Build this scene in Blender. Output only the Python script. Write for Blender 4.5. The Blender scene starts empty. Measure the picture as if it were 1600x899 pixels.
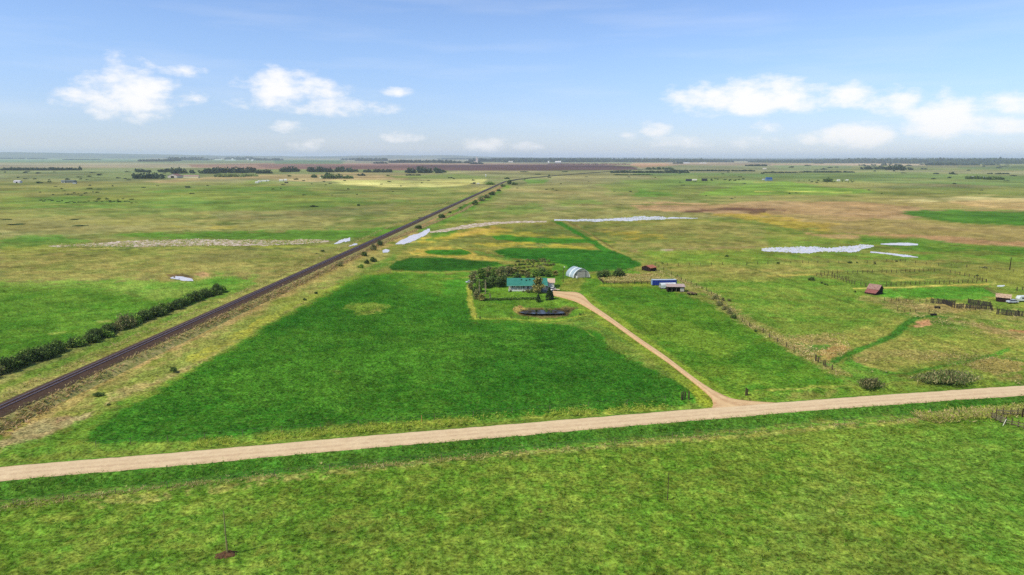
import bpy, math, random
import numpy as np
from mathutils import Vector, Matrix

random.seed(7)
rng = np.random.default_rng(11)
R = math.radians
scene = bpy.context.scene
col = scene.collection

# ------------------------------------------------------------------ camera
CAM_H = 60.0
FPX = 24.0 / 36.0 * 1600.0           # focal length in units of a 1600-wide frame
HORIZON_Y = 246.0
PITCH = math.atan((449.5 - HORIZON_Y) / FPX)
ROLL = math.atan(3.6 / 1600.0)
cp, sp_ = math.cos(PITCH), math.sin(PITCH)
fwd = Vector((0, cp, -sp_)); r0 = Vector((1, 0, 0)); u0 = Vector((0, sp_, cp))
rgt = r0 * math.cos(ROLL) + u0 * math.sin(ROLL)
upv = u0 * math.cos(ROLL) - r0 * math.sin(ROLL)
cam_data = bpy.data.cameras.new('camera')
cam = bpy.data.objects.new('camera', cam_data)
col.objects.link(cam)
cam_data.sensor_width = 36.0
cam_data.lens = 24.0
cam_data.clip_start = 0.5
cam_data.clip_end = 200000.0
m = Matrix.Identity(4)
for i in range(3):
    m[i][0] = rgt[i]; m[i][1] = upv[i]; m[i][2] = -fwd[i]
m[2][3] = CAM_H
cam.matrix_world = m
scene.camera = cam

# ------------------------------------------------------------------ light
SUN_EL, SUN_AZ = 50.0, -118.0          # azimuth measured from +Y (away from the camera) towards +X
world = bpy.data.worlds.new('World')
scene.world = world
world.use_nodes = True
sd = Vector((math.sin(R(SUN_AZ)) * math.cos(R(SUN_EL)), math.cos(R(SUN_AZ)) * math.cos(R(SUN_EL)), math.sin(R(SUN_EL))))
sun_data = bpy.data.lights.new('sun', 'SUN')
sun_data.energy = 3.0
sun_data.angle = R(2.5)
sun_data.color = (1.0, 0.955, 0.88)
sun = bpy.data.objects.new('sun', sun_data)
col.objects.link(sun)
sun.rotation_euler = sd.to_track_quat('Z', 'Y').to_euler()
scene.view_settings.view_transform = 'Standard'
scene.view_settings.look = 'None'
scene.view_settings.exposure = 0.3
scene.view_settings.gamma = 1.0
scene.view_settings.use_curve_mapping = False
scene.cycles.use_denoising = False
scene.cycles.max_bounces = 5
scene.cycles.diffuse_bounces = 2
scene.cycles.glossy_bounces = 2
scene.cycles.volume_bounces = 1
scene.cycles.transparent_max_bounces = 8

# ------------------------------------------------------------------ survey helpers
def at(px, py, z=0.0):
    """ground point seen at a bearing/dip noted from the photograph"""
    d = fwd + rgt * ((px - 800.0) / FPX) + upv * ((449.5 - py) / FPX)
    t = (z - CAM_H) / d.z
    return Vector((d.x * t, d.y * t, z))

def survey(X, Y, Z=0.0):
    """bearing/dip of ground points (numpy)"""
    dx, dy, dz = X, Y, Z - CAM_H
    f = np.maximum(dx * fwd.x + dy * fwd.y + dz * fwd.z, 1.0)
    return (800.0 + FPX * (dx * rgt.x + dy * rgt.y + dz * rgt.z) / f,
            449.5 - FPX * (dx * upv.x + dy * upv.y + dz * upv.z) / f)

def ppm(p):
    """frame units per metre at a point"""
    d = (Vector(p) - Vector((0, 0, CAM_H))).dot(fwd)
    return FPX / d

# ------------------------------------------------------------------ numpy noise
_tab = rng.random((256, 256)).astype(np.float32)
def vnoise(X, Y, lam, seed=0):
    x = X / lam + 17.3 * seed + 1000.0; y = Y / lam + 9.7 * seed + 1000.0
    # turn the lattice so that its rows never line up with the view
    a = 0.6 + 0.9 * seed
    x, y = x * math.cos(a) - y * math.sin(a), x * math.sin(a) + y * math.cos(a)
    xi = np.floor(x).astype(np.int64); yi = np.floor(y).astype(np.int64)
    fx = (x - xi).astype(np.float32); fy = (y - yi).astype(np.float32)
    fx = fx * fx * (3 - 2 * fx); fy = fy * fy * (3 - 2 * fy)
    a00 = _tab[xi & 255, yi & 255]; a10 = _tab[(xi + 1) & 255, yi & 255]
    a01 = _tab[xi & 255, (yi + 1) & 255]; a11 = _tab[(xi + 1) & 255, (yi + 1) & 255]
    return (a00 * (1 - fx) + a10 * fx) * (1 - fy) + (a01 * (1 - fx) + a11 * fx) * fy

def sstep(a, b, x):
    t = np.clip((x - a) / (b - a), 0, 1)
    return t * t * (3 - 2 * t)

# ------------------------------------------------------------------ scene helpers
def link(name, me, mat=None, parent=None, **props):
    o = bpy.data.objects.new(name, me)
    col.objects.link(o)
    if mat is not None and me is not None and len(me.materials) == 0:
        me.materials.append(mat)
    if parent is not None:
        o.parent = parent
    for k, v in props.items():
        o[k] = v
    return o

def empty(name, loc, rz=0.0, label=None, category=None, group=None):
    o = bpy.data.objects.new(name, None)
    o.empty_display_size = 0.5
    col.objects.link(o)
    o.location = loc
    o.rotation_euler = (0, 0, rz)
    if label: o['label'] = label
    if category: o['category'] = category
    if group: o['group'] = group
    return o

def mesh_np(name, verts, faces, smooth=False, color=None, colname='cover'):
    """verts (n,3) array, faces (m,k) array of one polygon size"""
    verts = np.asarray(verts, np.float32); faces = np.asarray(faces, np.int32)
    me = bpy.data.meshes.new(name)
    k = faces.shape[1]
    me.vertices.add(len(verts)); me.vertices.foreach_set('co', verts.ravel())
    me.loops.add(faces.size); me.loops.foreach_set('vertex_index', faces.ravel())
    me.polygons.add(len(faces))
    me.polygons.foreach_set('loop_start', np.arange(0, faces.size, k, dtype=np.int32))
    me.polygons.foreach_set('loop_total', np.full(len(faces), k, np.int32))
    me.polygons.foreach_set('use_smooth', np.full(len(faces), bool(smooth)))
    if color is not None:
        at_ = me.color_attributes.new(colname, 'FLOAT_COLOR', 'POINT')
        c = np.ones((len(verts), 4), np.float32); c[:, :3] = color
        at_.data.foreach_set('color', c.ravel())
    me.update(calc_edges=True)
    me.validate()
    return me

class MB:
    """collects polygons of any size into one mesh"""
    def __init__(self): self.v = []; self.f = []; self.m = []
    def add(self, vs, fs, mi=0):
        b = len(self.v); self.v += [tuple(v) for v in vs]
        self.f += [[b + i for i in f] for f in fs]; self.m += [mi] * len(fs)
        return self
    def box(self, x0, x1, y0, y1, z0, z1, mi=0):
        vs = [(x0,y0,z0),(x1,y0,z0),(x1,y1,z0),(x0,y1,z0),(x0,y0,z1),(x1,y0,z1),(x1,y1,z1),(x0,y1,z1)]
        return self.add(vs, [(0,3,2,1),(4,5,6,7),(0,1,5,4),(1,2,6,5),(2,3,7,6),(3,0,4,7)], mi)
    def bar(self, a, b, w, h=None, mi=0, taper=1.0):
        a = Vector(a); b = Vector(b); h = h or w
        d = (b - a).normalized()
        s = d.cross(Vector((0, 0, 1)))
        if s.length < 1e-3: s = Vector((1, 0, 0))
        s.normalize(); t = s.cross(d).normalized()
        vs = []
        for p, k in ((a, 1.0), (b, taper)):
            for i, j in ((-1,-1),(1,-1),(1,1),(-1,1)):
                vs.append(p + s * (i * w * k / 2) + t * (j * h * k / 2))
        return self.add(vs, [(0,3,2,1),(4,5,6,7),(0,1,5,4),(1,2,6,5),(2,3,7,6),(3,0,4,7)], mi)
    def tube(self, pts, rad, n=6, mi=0):
        pts = [Vector(p) for p in pts]
        if not hasattr(rad, '__len__'): rad = [rad] * len(pts)
        vs = []
        for i, p in enumerate(pts):
            d = (pts[min(i + 1, len(pts) - 1)] - pts[max(i - 1, 0)]).normalized()
            s = d.cross(Vector((0.13, 0.07, 1.0) if abs(d.z) < 0.9 else (1, 0.1, 0))).normalized(); t = s.cross(d)
            for k in range(n):
                a = 2 * math.pi * k / n
                vs.append(p + (s * math.cos(a) + t * math.sin(a)) * rad[i])
        fs = []
        for i in range(len(pts) - 1):
            for k in range(n):
                fs.append((i*n+k, i*n+(k+1)%n, (i+1)*n+(k+1)%n, (i+1)*n+k))
        fs.append(tuple(range(n))[::-1]); fs.append(tuple((len(pts)-1)*n + k for k in range(n)))
        return self.add(vs, fs, mi)
    def prism(self, outline, y0, y1, mi=0):
        """outline in x,z extruded along y"""
        n = len(outline)
        vs = [(x, y0, z) for x, z in outline] + [(x, y1, z) for x, z in outline]
        fs = [(i, (i+1)%n, n+(i+1)%n, n+i) for i in range(n)] + [tuple(range(n))[::-1], tuple(range(n, 2*n))]
        return self.add(vs, fs, mi)
    def mesh(self, name):
        me = bpy.data.meshes.new(name)
        me.from_pydata(self.v, [], self.f)
        me.update()
        return me
    def build(self, name, mat, parent=None, **props):
        return link(name, self.mesh(name), mat, parent, **props)

# ------------------------------------------------------------------ materials
def new_mat(name):
    mt = bpy.data.materials.new(name); mt.use_nodes = True
    nt = mt.node_tree
    return mt, nt, nt.nodes['Principled BSDF'], nt.nodes['Material Output']

def rough_mat(name, c1, c2=None, scale=1.0, rough=0.85, detail=6.0, spec=0.2, metal=0.0, bump=0.0, bscale=None, stretch=None, lo=0.35, hi=0.65):
    mt, nt, b, out = new_mat(name)
    b.inputs['Roughness'].default_value = rough
    b.inputs['Metallic'].default_value = metal
    b.inputs['Specular IOR Level'].default_value = spec
    c2 = c2 or tuple(x * 0.7 for x in c1)
    tc = nt.nodes.new('ShaderNodeTexCoord')
    src = tc.outputs['Object']
    if stretch:
        mp = nt.nodes.new('ShaderNodeMapping'); mp.inputs['Scale'].default_value = stretch
        nt.links.new(src, mp.inputs['Vector']); src = mp.outputs['Vector']
    nz = nt.nodes.new('ShaderNodeTexNoise'); nz.inputs['Scale'].default_value = scale; nz.inputs['Detail'].default_value = detail
    nz.inputs['Roughness'].default_value = 0.65
    nt.links.new(src, nz.inputs['Vector'])
    rp = nt.nodes.new('ShaderNodeValToRGB')
    rp.color_ramp.elements[0].position = lo; rp.color_ramp.elements[0].color = (*c2, 1)
    rp.color_ramp.elements[1].position = hi; rp.color_ramp.elements[1].color = (*c1, 1)
    nt.links.new(nz.outputs['Fac'], rp.inputs['Fac']); nt.links.new(rp.outputs['Color'], b.inputs['Base Color'])
    if bump:
        n2 = nt.nodes.new('ShaderNodeTexNoise'); n2.inputs['Scale'].default_value = bscale or scale * 4; n2.inputs['Detail'].default_value = 6
        nt.links.new(src, n2.inputs['Vector'])
        bp = nt.nodes.new('ShaderNodeBump'); bp.inputs['Strength'].default_value = bump
        nt.links.new(n2.outputs['Fac'], bp.inputs['Height']); nt.links.new(bp.outputs['Normal'], b.inputs['Normal'])
    return mt

def lin(c):
    out = []
    for v in c:
        v = v / 255.0
        out.append(v / 12.92 if v <= 0.04045 else ((v + 0.055) / 1.055) ** 2.4)
    return np.array(out)
SKY_TINT = (1.02, 1.11, 1.36)
EXPO = np.array((0.96, 1.28, 2.0))
EX_G = np.array((0.93, 1.29, 2.1)); EX_T = np.array((1.12, 1.20, 1.55))
EXPO_P = np.array((1.16, 1.28, 1.45))       # what a white horizontal surface would read under this light
def alb(r, g, b, k=1.0):
    t = min(1.0, max(0.0, (g - r + 5) / 40.0))
    c = lin((r, g, b)) / (EX_T * (1 - t) + EX_G * t) * k
    c = c + (c.mean() - c) * 0.09 * t
    return tuple(float(x) for x in np.clip(c, 0.002, 0.9))
EXPO_N = np.array((1.0, 1.04, 1.22))
def paint(r, g, b, k=1.0):
    """surface colour of a built thing from how it reads in this light"""
    return tuple(float(x) for x in np.clip(lin((r, g, b)) / EXPO_N * k, 0.004, 0.88))
# ------------------------------------------------------------------ sky with clouds (world shader)
nt = world.node_tree
for n in list(nt.nodes): nt.nodes.remove(n)
N = nt.nodes.new; L = nt.links.new
wout = N('ShaderNodeOutputWorld'); bg = N('ShaderNodeBackground')
bg.inputs['Strength'].default_value = 0.1
L(bg.outputs[0], wout.inputs['Surface'])
sky = N('ShaderNodeTexSky'); sky.sky_type = 'NISHITA'; sky.sun_disc = False
sky.sun_elevation = R(SUN_EL); sky.sun_rotation = R(SUN_AZ)
sky.altitude = 500.0; sky.air_density = 1.0; sky.dust_density = 0.3; sky.ozone_density = 2.0
tc = N('ShaderNodeTexCoord'); sx = N('ShaderNodeSeparateXYZ')
L(tc.outputs['Generated'], sx.inputs[0])
def M(op, a, b=None, c=None, clamp=False):
    n = N('ShaderNodeMath'); n.operation = op; n.use_clamp = clamp
    for i, v in enumerate((a, b, c)):
        if v is None: continue
        if isinstance(v, (int, float)): n.inputs[i].default_value = v
        else: L(v, n.inputs[i])
    return n.outputs[0]
az = M('ARCTAN2', sx.outputs[0], sx.outputs[1])
el = M('ARCSINE', sx.outputs[2])
# cloud noise on the sky sphere, stretched sideways
cv = N('ShaderNodeCombineXYZ'); L(az, cv.inputs[0]); L(M('MULTIPLY', el, 2.0), cv.inputs[1])
n1 = N('ShaderNodeTexNoise'); n1.inputs['Scale'].default_value = 26.0; n1.inputs['Detail'].default_value = 9.0; n1.inputs['Roughness'].default_value = 0.58
L(cv.outputs[0], n1.inputs['Vector'])
n2 = N('ShaderNodeTexNoise'); n2.inputs['Scale'].default_value = 5.5; n2.inputs['Detail'].default_value = 5.0
L(cv.outputs[0], n2.inputs['Vector'])
# low cumulus noted from the photograph: bearing, height, half width, height up, depth down, opacity
def ang(px, py):
    d = (fwd + rgt * ((px - 800.0) / FPX) + upv * ((449.5 - py) / FPX)).normalized()
    return math.atan2(d.x, d.y), math.asin(d.z)
CLOUDS = [(205,150,72,50,34,.95),(150,158,55,28,18,.75),(282,112,38,11,9,.7),(295,150,26,9,8,.5),
 (455,138,85,30,24,.95),(520,168,90,16,15,.75),(420,160,50,18,14,.6),(452,198,24,13,9,.55),(622,145,28,9,8,.8),(628,216,34,11,8,.8),
 (482,228,32,11,10,.7),(760,226,42,15,12,.75),(822,230,28,9,8,.6),(1175,158,125,36,24,1.15),(1090,158,58,22,15,.95),(1235,150,60,24,17,1.0),
 (1330,152,50,22,17,.8),(1400,162,44,24,19,.9),(1473,192,56,40,22,1.25),(1530,185,46,28,20,.75),(1560,200,44,19,13,1.05),(1588,168,32,22,15,.95),
 (1335,216,54,28,16,1.2),(1285,220,40,10,8,.5),(1200,198,22,11,8,.6),(1022,205,28,14,10,.7),(1062,222,50,12,9,.5),(1150,224,60,8,8,.35),(990,215,26,9,8,.4)]
dens = None
warp_e = M('MULTIPLY', M('SUBTRACT', n1.outputs['Fac'], 0.5), 1.0)
for (px, py, rx, ru, rd, op) in CLOUDS:
    a0, e0 = ang(px, py)
    k = 1.0 / FPX
    dx = M('MULTIPLY', M('SUBTRACT', az, a0), 1.0 / (rx * k * 1.0))
    de = M('SUBTRACT', el, e0)
    du = M('MULTIPLY', M('MAXIMUM', de, 0.0), 1.0 / (ru * k))
    dd = M('MULTIPLY', M('MINIMUM', de, 0.0), 1.0 / (rd * k))
    r2 = M('ADD', M('ADD', M('MULTIPLY', dx, dx), M('MULTIPLY', du, du)), M('MULTIPLY', dd, dd))
    v = M('MULTIPLY', M('SUBTRACT', 1.0, r2), op)
    dens = v if dens is None else M('SMOOTH_MAX', dens, v, 0.25)
# the same kind of clouds goes on all round, outside the frame
side = M('SMOOTH_MIN', M('MULTIPLY', M('SUBTRACT', M('ABSOLUTE', az), 0.72), 6.0, None, True), 1.0, 0.1)
band = M('SUBTRACT', 1.0, M('POWER', M('MULTIPLY', M('SUBTRACT', el, 0.10), 9.0), 2.0))
gen = M('MULTIPLY', M('ADD', M('MULTIPLY', M('SUBTRACT', n2.outputs['Fac'], 0.5), 5.0), M('MULTIPLY', M('MAXIMUM', band, -1.0), 0.35)), side)
dens = M('MAXIMUM', dens, M('SUBTRACT', gen, M('MULTIPLY', M('SUBTRACT', 1.0, side), 2.0)))
dn = M('ADD', dens, M('MULTIPLY', warp_e, 2.9))
mr = N('ShaderNodeMapRange'); mr.interpolation_type = 'SMOOTHSTEP'
L(dn, mr.inputs[0]); mr.inputs[1].default_value = -0.12; mr.inputs[2].default_value = 1.2
mr.inputs[3].default_value = 0.0; mr.inputs[4].default_value = 0.88
# thin high haze streaks
n3 = N('ShaderNodeTexNoise'); n3.inputs['Scale'].default_value = 3.5; n3.inputs['Detail'].default_value = 6.0
cv3 = N('ShaderNodeCombineXYZ'); L(az, cv3.inputs[0]); L(M('MULTIPLY', el, 9.0), cv3.inputs[1]); L(cv3.outputs[0], n3.inputs['Vector'])
st = N('ShaderNodeMapRange'); L(n3.outputs['Fac'], st.inputs[0]); st.inputs[1].default_value = 0.48; st.inputs[2].default_value = 0.8; st.inputs[3].default_value = 0.0; st.inputs[4].default_value = 0.16
fac = M('MAXIMUM', mr.outputs[0], st.outputs[0])
tint = N('ShaderNodeMix'); tint.data_type = 'RGBA'; tint.blend_type = 'MULTIPLY'; tint.inputs[0].default_value = 1.0
L(sky.outputs[0], tint.inputs[6]); tint.inputs[7].default_value = (*SKY_TINT, 1) if 'SKY_TINT' in globals() else (1, 1, 1, 1)
# the air lies thicker and bluer towards the horizon, all round
hzr = N('ShaderNodeMapRange'); hzr.interpolation_type = 'SMOOTHSTEP'; L(M('ABSOLUTE', el), hzr.inputs[0]); hzr.inputs[1].default_value = 0.0; hzr.inputs[2].default_value = 0.17; hzr.inputs[3].default_value = 1.0; hzr.inputs[4].default_value = 0.0
deep = N('ShaderNodeMix'); deep.data_type = 'RGBA'; deep.blend_type = 'MULTIPLY'; L(hzr.outputs[0], deep.inputs[0]); L(tint.outputs[2], deep.inputs[6]); deep.inputs[7].default_value = (0.80, 0.80, 0.90, 1)
mx = N('ShaderNodeMix'); mx.data_type = 'RGBA'
L(fac, mx.inputs[0]); L(deep.outputs[2], mx.inputs[6])
mx.inputs[7].default_value = (9.2, 8.9, 8.7, 1)
L(mx.outputs[2], bg.inputs['Color'])
world.cycles.sampling_method = 'MANUAL'
world.cycles.sample_map_resolution = 512
# ------------------------------------------------------------------ roads and railway lines in plan
ROAD_Z, DRIVE_Z = 0.55, 0.22
def chain(pts, z, n=14):
    """smooth chain through surveyed points"""
    P = [at(x, y, z) for x, y in pts]
    out = []
    for i in range(len(P) - 1):
        p0 = P[max(i-1, 0)]; p1 = P[i]; p2 = P[i+1]; p3 = P[min(i+2, len(P)-1)]
        for k in range(n):
            t = k / n
            out.append(0.5 * ((2*p1) + (-p0 + p2)*t + (2*p0 - 5*p1 + 4*p2 - p3)*t*t + (-p0 + 3*p1 - 3*p2 + p3)*t**3))
    out.append(P[-1])
    return out
road_c = chain([(-420,785),(0,739.3),(266,716.5),(533,692.8),(800,670.5),(1066,648.3),(1330,627.5),(1600,608.8),(2000,582)], ROAD_Z, 10)
road_w = 6.0
drive_L = [(864,460.5),(885,465.5),(902,471),(925,484),(955,503.5),(1000,535.5),(1040,563),(1080,593.5),(1105,614),(1114,624),(1119,631),(1116,640)]
drive_R = [(864,454.5),(882,455.8),(900,456.6),(911,461.5),(924,475),(950,493),(995,525.5),(1037,554),(1082,588),(1118,612),(1150,625),(1215,631)]
rail_far = at(789, 283.5, 2.2)
ra = at(0, 636.5, 2.2)
rd_ = (rail_far - ra); rd_.z = 0; rail_len = rd_.length; rd_.normalize()
rail_n = Vector((rd_.y, -rd_.x, 0))          # towards the camera side (right)
rail_pts = [ra - rd_ * 160, ra]
RAIL = [ra - rd_ * 200 + rd_ * (i * (rail_len + 200) / 60) for i in range(61)]
RAILFAR = [rail_far] + [at(x, y, 2.2) for x, y in ((806,280.2),(830,277.5),(870,274),(915,270.8),(962,267.2),(1010,264.4))]

def dist_poly(X, Y, pts):
    d = np.full(X.shape, 1e9)
    for a, b in zip(pts[:-1], pts[1:]):
        ax, ay, bx, by = a[0], a[1], b[0], b[1]
        l2 = (bx-ax)**2 + (by-ay)**2 + 1e-9
        t = np.clip(((X-ax)*(bx-ax) + (Y-ay)*(by-ay)) / l2, 0, 1)
        d = np.minimum(d, np.hypot(X - ax - t*(bx-ax), Y - ay - t*(by-ay)))
    return d
drive_c = [(Vector(at(*a, DRIVE_Z)) + Vector(at(*b, DRIVE_Z))) / 2 for a, b in zip(drive_L, drive_R)]
POND_C = at(852, 486)

def relief(X, Y):
    """height of the open land: flat near by, gentle swells beyond 1.8 km"""
    D = np.hypot(X, Y)
    k = sstep(1900, 4500, D)
    z = k * (vnoise(X, Y, 900, 3) - 0.35) * 7 + k * (vnoise(X, Y, 2600, 4) - 0.4) * 9
    z = z + sstep(9000, 24000, D) * (vnoise(X, Y, 5200, 5) - 0.45) * 26
    return z

def ground_z(X, Y):
    X = np.asarray(X, float); Y = np.asarray(Y, float)
    z = relief(X, Y)
    near = Y < 420
    z = np.array(z)
    dr = np.full(X.shape, 1e9)
    if near.any():
        dr[near] = dist_poly(X[near], Y[near], road_c[::5])
    # road bank, ditch and back slope
    z = z + 0.42 * (1 - sstep(3.0, 5.2, dr)) - 0.75 * sstep(4.2, 7.0, dr) * (1 - sstep(8.0, 12.5, dr))
    return z, dr

def gz(x, y):
    return float(ground_z(np.array([x]), np.array([y]))[0][0])

def surf(px, py):
    """point on the land at a surveyed bearing/dip (one correction for the land's height)"""
    p = at(px, py)
    z = gz(p.x, p.y)
    p = at(px, py, z) if z < 40 else p
    return Vector((p.x, p.y, gz(p.x, p.y)))

# ------------------------------------------------------------------ the ground sheet
STEP = 1.6
Ys = [CAM_H * FPX / v for v in np.concatenate([[1.05, 1.5, 2.2, 3.0], np.arange(4.0, 40, 1.25), np.arange(40, 705, STEP), np.arange(706, 1100, 12)])]
Ys += [40, 15, -60, -400, -3000, -12000, -40000]
Ys = np.array(Ys)
us = np.concatenate([[-40000, -12000, -5000, -2600, -1900, -1500, -1250, -1100], np.arange(-960, 961, STEP), [1100, 1250, 1500, 1900, 2600, 5000, 12000, 40000]]) / FPX
W = np.maximum(np.abs(Ys), 75)
GX = np.outer(W, us); GY = np.repeat(Ys[:, None], len(us), 1)
GX = np.clip(GX, -62000, 62000); GX = GX + np.linspace(-1, 1, len(us))[None, :] * 0.01
X = GX.ravel(); Y = GY.ravel()
U, V = survey(X, np.maximum(Y, 20))
D = np.hypot(X, Y) + 1

LAM = [1.1 * 2**k for k in range(14)]
NK = [vnoise(X, Y, l, i) - 0.5 for i, l in enumerate(LAM)]
NK2 = [vnoise(X, Y, l, i + 31) - 0.5 for i, l in enumerate(LAM)]
def nloc(s, q=2.0, src=NK):
    tgt = np.maximum(s * D / FPX, q * D * D / 64000.0)
    lt = np.log2(tgt)
    acc = np.zeros_like(D); w2 = np.zeros_like(D)
    for l, n in zip(LAM, src):
        w = np.exp(-(math.log2(l) - lt) ** 2 * 0.6)
        acc += w * n; w2 += w * w
    return acc / np.sqrt(w2) / 0.42
nX = nloc(3.2, .8); nS = nloc(7, 1.3); nM = nloc(24, 3.0); nL = nloc(80, 7.0); nM2 = nloc(26, 3.0, NK2); nS2 = nloc(8, 1.5, NK2); nL2 = nloc(95, 9.0, NK2)

C = np.zeros((len(X), 3))
def blend(mask, ca, cb=None, t=None):
    a = np.array(alb(*ca))
    if cb is None:
        tgt = a[None, :]
    else:
        b = np.array(alb(*cb)); tt = (t if t is not None else 0.5)[:, None]
        tgt = a[None, :] * (1 - tt) + b[None, :] * tt
    C[:] = C * (1 - mask[:, None]) + tgt * mask[:, None]

def poly_sd(pts):
    """signed distance (inside > 0), sideways distances counted less (the land recedes)"""
    kx = 0.4
    px = U * kx; py = V
    d = np.full(U.shape, 1e9); ins = np.zeros(U.shape, bool)
    n = len(pts)
    for i in range(n):
        ax, ay = pts[i][0] * kx, pts[i][1]; bx, by = pts[(i+1) % n][0] * kx, pts[(i+1) % n][1]
        l2 = (bx-ax)**2 + (by-ay)**2 + 1e-9
        t = np.clip(((px-ax)*(bx-ax) + (py-ay)*(by-ay)) / l2, 0, 1)
        d = np.minimum(d, np.hypot(px - ax - t*(bx-ax), py - ay - t*(by-ay)))
        if ay != by:
            c = ((ay > py) != (by > py)) & (px < (bx-ax) * (py-ay) / (by-ay) + ax)
            ins ^= c
    return np.where(ins, d, -d)

def P(ca, cb, pts, f=1.0, rough=1.0, op=1.0, t=None, hole=0.0):
    """one patch of vegetation, soil or painted sunlight: two tones, soft edge f, ragged edge, coverage op, hole: broken up"""
    xs = [p[0] for p in pts]; ys = [p[1] for p in pts]
    pad = 10 + 4 * (f + rough)
    sel = (U > min(xs) - pad*2.5) & (U < max(xs) + pad*2.5) & (V > min(ys) - pad) & (V < max(ys) + pad)
    idx = np.nonzero(sel)[0]
    if len(idx) == 0: return
    global U_, V_
    kx = 0.4
    px = U[idx] * kx; py = V[idx]
    d = np.full(px.shape, 1e9); ins = np.zeros(px.shape, bool); n = len(pts)
    for i in range(n):
        ax, ay = pts[i][0] * kx, pts[i][1]; bx, by = pts[(i+1) % n][0] * kx, pts[(i+1) % n][1]
        l2 = (bx-ax)**2 + (by-ay)**2 + 1e-9
        tt = np.clip(((px-ax)*(bx-ax) + (py-ay)*(by-ay)) / l2, 0, 1)
        d = np.minimum(d, np.hypot(px - ax - tt*(bx-ax), py - ay - tt*(by-ay)))
        if ay != by:
            ins ^= ((ay > py) != (by > py)) & (px < (bx-ax) * (py-ay) / (by-ay) + ax)
    sd = np.where(ins, d, -d)
    sd = sd + rough * (nS[idx] * 0.9 + nM[idx] * 0.9)
    m = sstep(-f, f, sd) * op
    if hole: m = m * sstep(hole - 0.9, hole + 0.5, nM2[idx] + 0.6 * nS2[idx] + 0.3)
    _mix(idx, m, ca, cb, t)

def _mix(idx, m, ca, cb, t):
    a = np.array(alb(*ca)); b = np.array(alb(*(cb or ca)))
    tt = np.clip(0.5 + 0.36 * nM2[idx] + 0.3 * nL2[idx] + 0.22 * nS2[idx], 0, 1) if t is None else t[idx]
    tgt = a[None, :] * (1 - tt[:, None]) + b[None, :] * tt[:, None]
    C[idx] = C[idx] * (1 - m[:, None]) + tgt * m[:, None]

def S(ca, cb, pts, w=1.0, f=0.6, rough=0.3, op=1.0, hole=0.0, kx=0.4):
    """a narrow strip (track, ridge of straw, painted sun streak) along a surveyed line; w half width"""
    xs = [p[0] for p in pts]; ys = [p[1] for p in pts]; ws = w if hasattr(w, '__len__') else [w] * len(pts)
    pad = max(ws) + 4 * f + 3 * rough + 3
    sel = (U > min(xs) - pad*2.6) & (U < max(xs) + pad*2.6) & (V > min(ys) - pad) & (V < max(ys) + pad)
    idx = np.nonzero(sel)[0]
    if len(idx) == 0: return
    px = U[idx] * kx; py = V[idx]
    best = np.full(px.shape, -1e9)
    for i in range(len(pts) - 1):
        ax, ay = pts[i][0] * kx, pts[i][1]; bx, by = pts[i+1][0] * kx, pts[i+1][1]
        l2 = (bx-ax)**2 + (by-ay)**2 + 1e-9
        tt = np.clip(((px-ax)*(bx-ax) + (py-ay)*(by-ay)) / l2, 0, 1)
        wd = ws[i] * (1 - tt) + ws[i+1] * tt
        best = np.maximum(best, wd - np.hypot(px - ax - tt*(bx-ax), py - ay - tt*(by-ay)))
    best = best + rough * (nS[idx] + 0.8 * nM[idx])
    m = sstep(-f, f, best) * op
    if hole: m = m * sstep(hole - 0.9, hole + 0.5, nM2[idx] + 0.7 * nS2[idx] + 0.3)
    _mix(idx, m, ca, cb, None)

# open pasture everywhere, greener near, olive to straw farther off
C[:] = np.array(alb(118,145,66))
big = [(-9000,200),(9000,200),(9000,9000),(-9000,9000)]
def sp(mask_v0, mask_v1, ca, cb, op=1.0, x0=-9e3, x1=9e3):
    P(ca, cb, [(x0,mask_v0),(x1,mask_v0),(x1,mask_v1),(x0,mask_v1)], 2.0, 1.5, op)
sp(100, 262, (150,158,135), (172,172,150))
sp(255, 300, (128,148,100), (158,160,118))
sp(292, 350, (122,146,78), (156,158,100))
sp(340, 470, (112,146,62), (150,155,82))
sp(440, 9000, (96,145,48), (128,158,66))
# ---- land left of the railway
P((118,142,76),(160,160,98),[(-900,300),(760,296),(640,345),(0,600),(-900,900)],2,2)
P((120,150,80),(150,160,95),[(-500,268),(330,285),(700,292),(760,286),(540,330),(-500,345)],1.5,1.5,.8)
P((98,150,62),(125,160,72),[(0,308),(210,303),(400,285),(500,300),(560,318),(420,330),(180,322),(0,328)],2,2,.75)
P((92,142,62),(118,150,70),[(300,300),(460,298),(560,312),(700,318),(560,328),(330,330)],1.5,1.5,.6)
P((120,128,88),(142,138,95),[(330,333),(440,330),(620,318),(600,335),(480,345),(340,345)],1.5,2,.6)
P((168,160,105),(142,150,85),[(0,342),(140,340),(330,350),(480,340),(560,345),(420,362),(120,358),(0,365)],2,2.5,.7)
P((172,165,112),(150,150,95),[(0,352),(60,344),(180,352),(260,358),(120,368),(0,372)],1.5,2,.6)
P((185,170,80),(140,150,70),[(270,352),(370,350),(370,356),(280,358)],1,1.2,.7,hole=.1)
P((88,152,45),(72,138,38),[(180,366),(330,362),(560,360),(640,352),(600,372),(460,376),(240,374)],1.5,1.5,.9)
P((70,140,45),(92,150,55),[(0,372),(90,370),(160,378),(100,388),(0,392)],1.5,2,.8)
P((190,180,105),(140,158,70),[(0,390),(80,383),(170,388),(90,396),(0,398)],1,2,.8,hole=.0)
S((160,175,70),(110,150,55),[(0,400),(150,392),(320,387),(520,384)],1.4,.8,1,.8)
P((130,145,72),(165,160,92),[(0,398),(300,390),(540,392),(470,420),(330,432),(0,440)],2,2.5,.85)
P((140,130,90),(120,130,75),[(260,400),(380,393),(420,400),(330,412)],1.5,2,.5)
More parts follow.
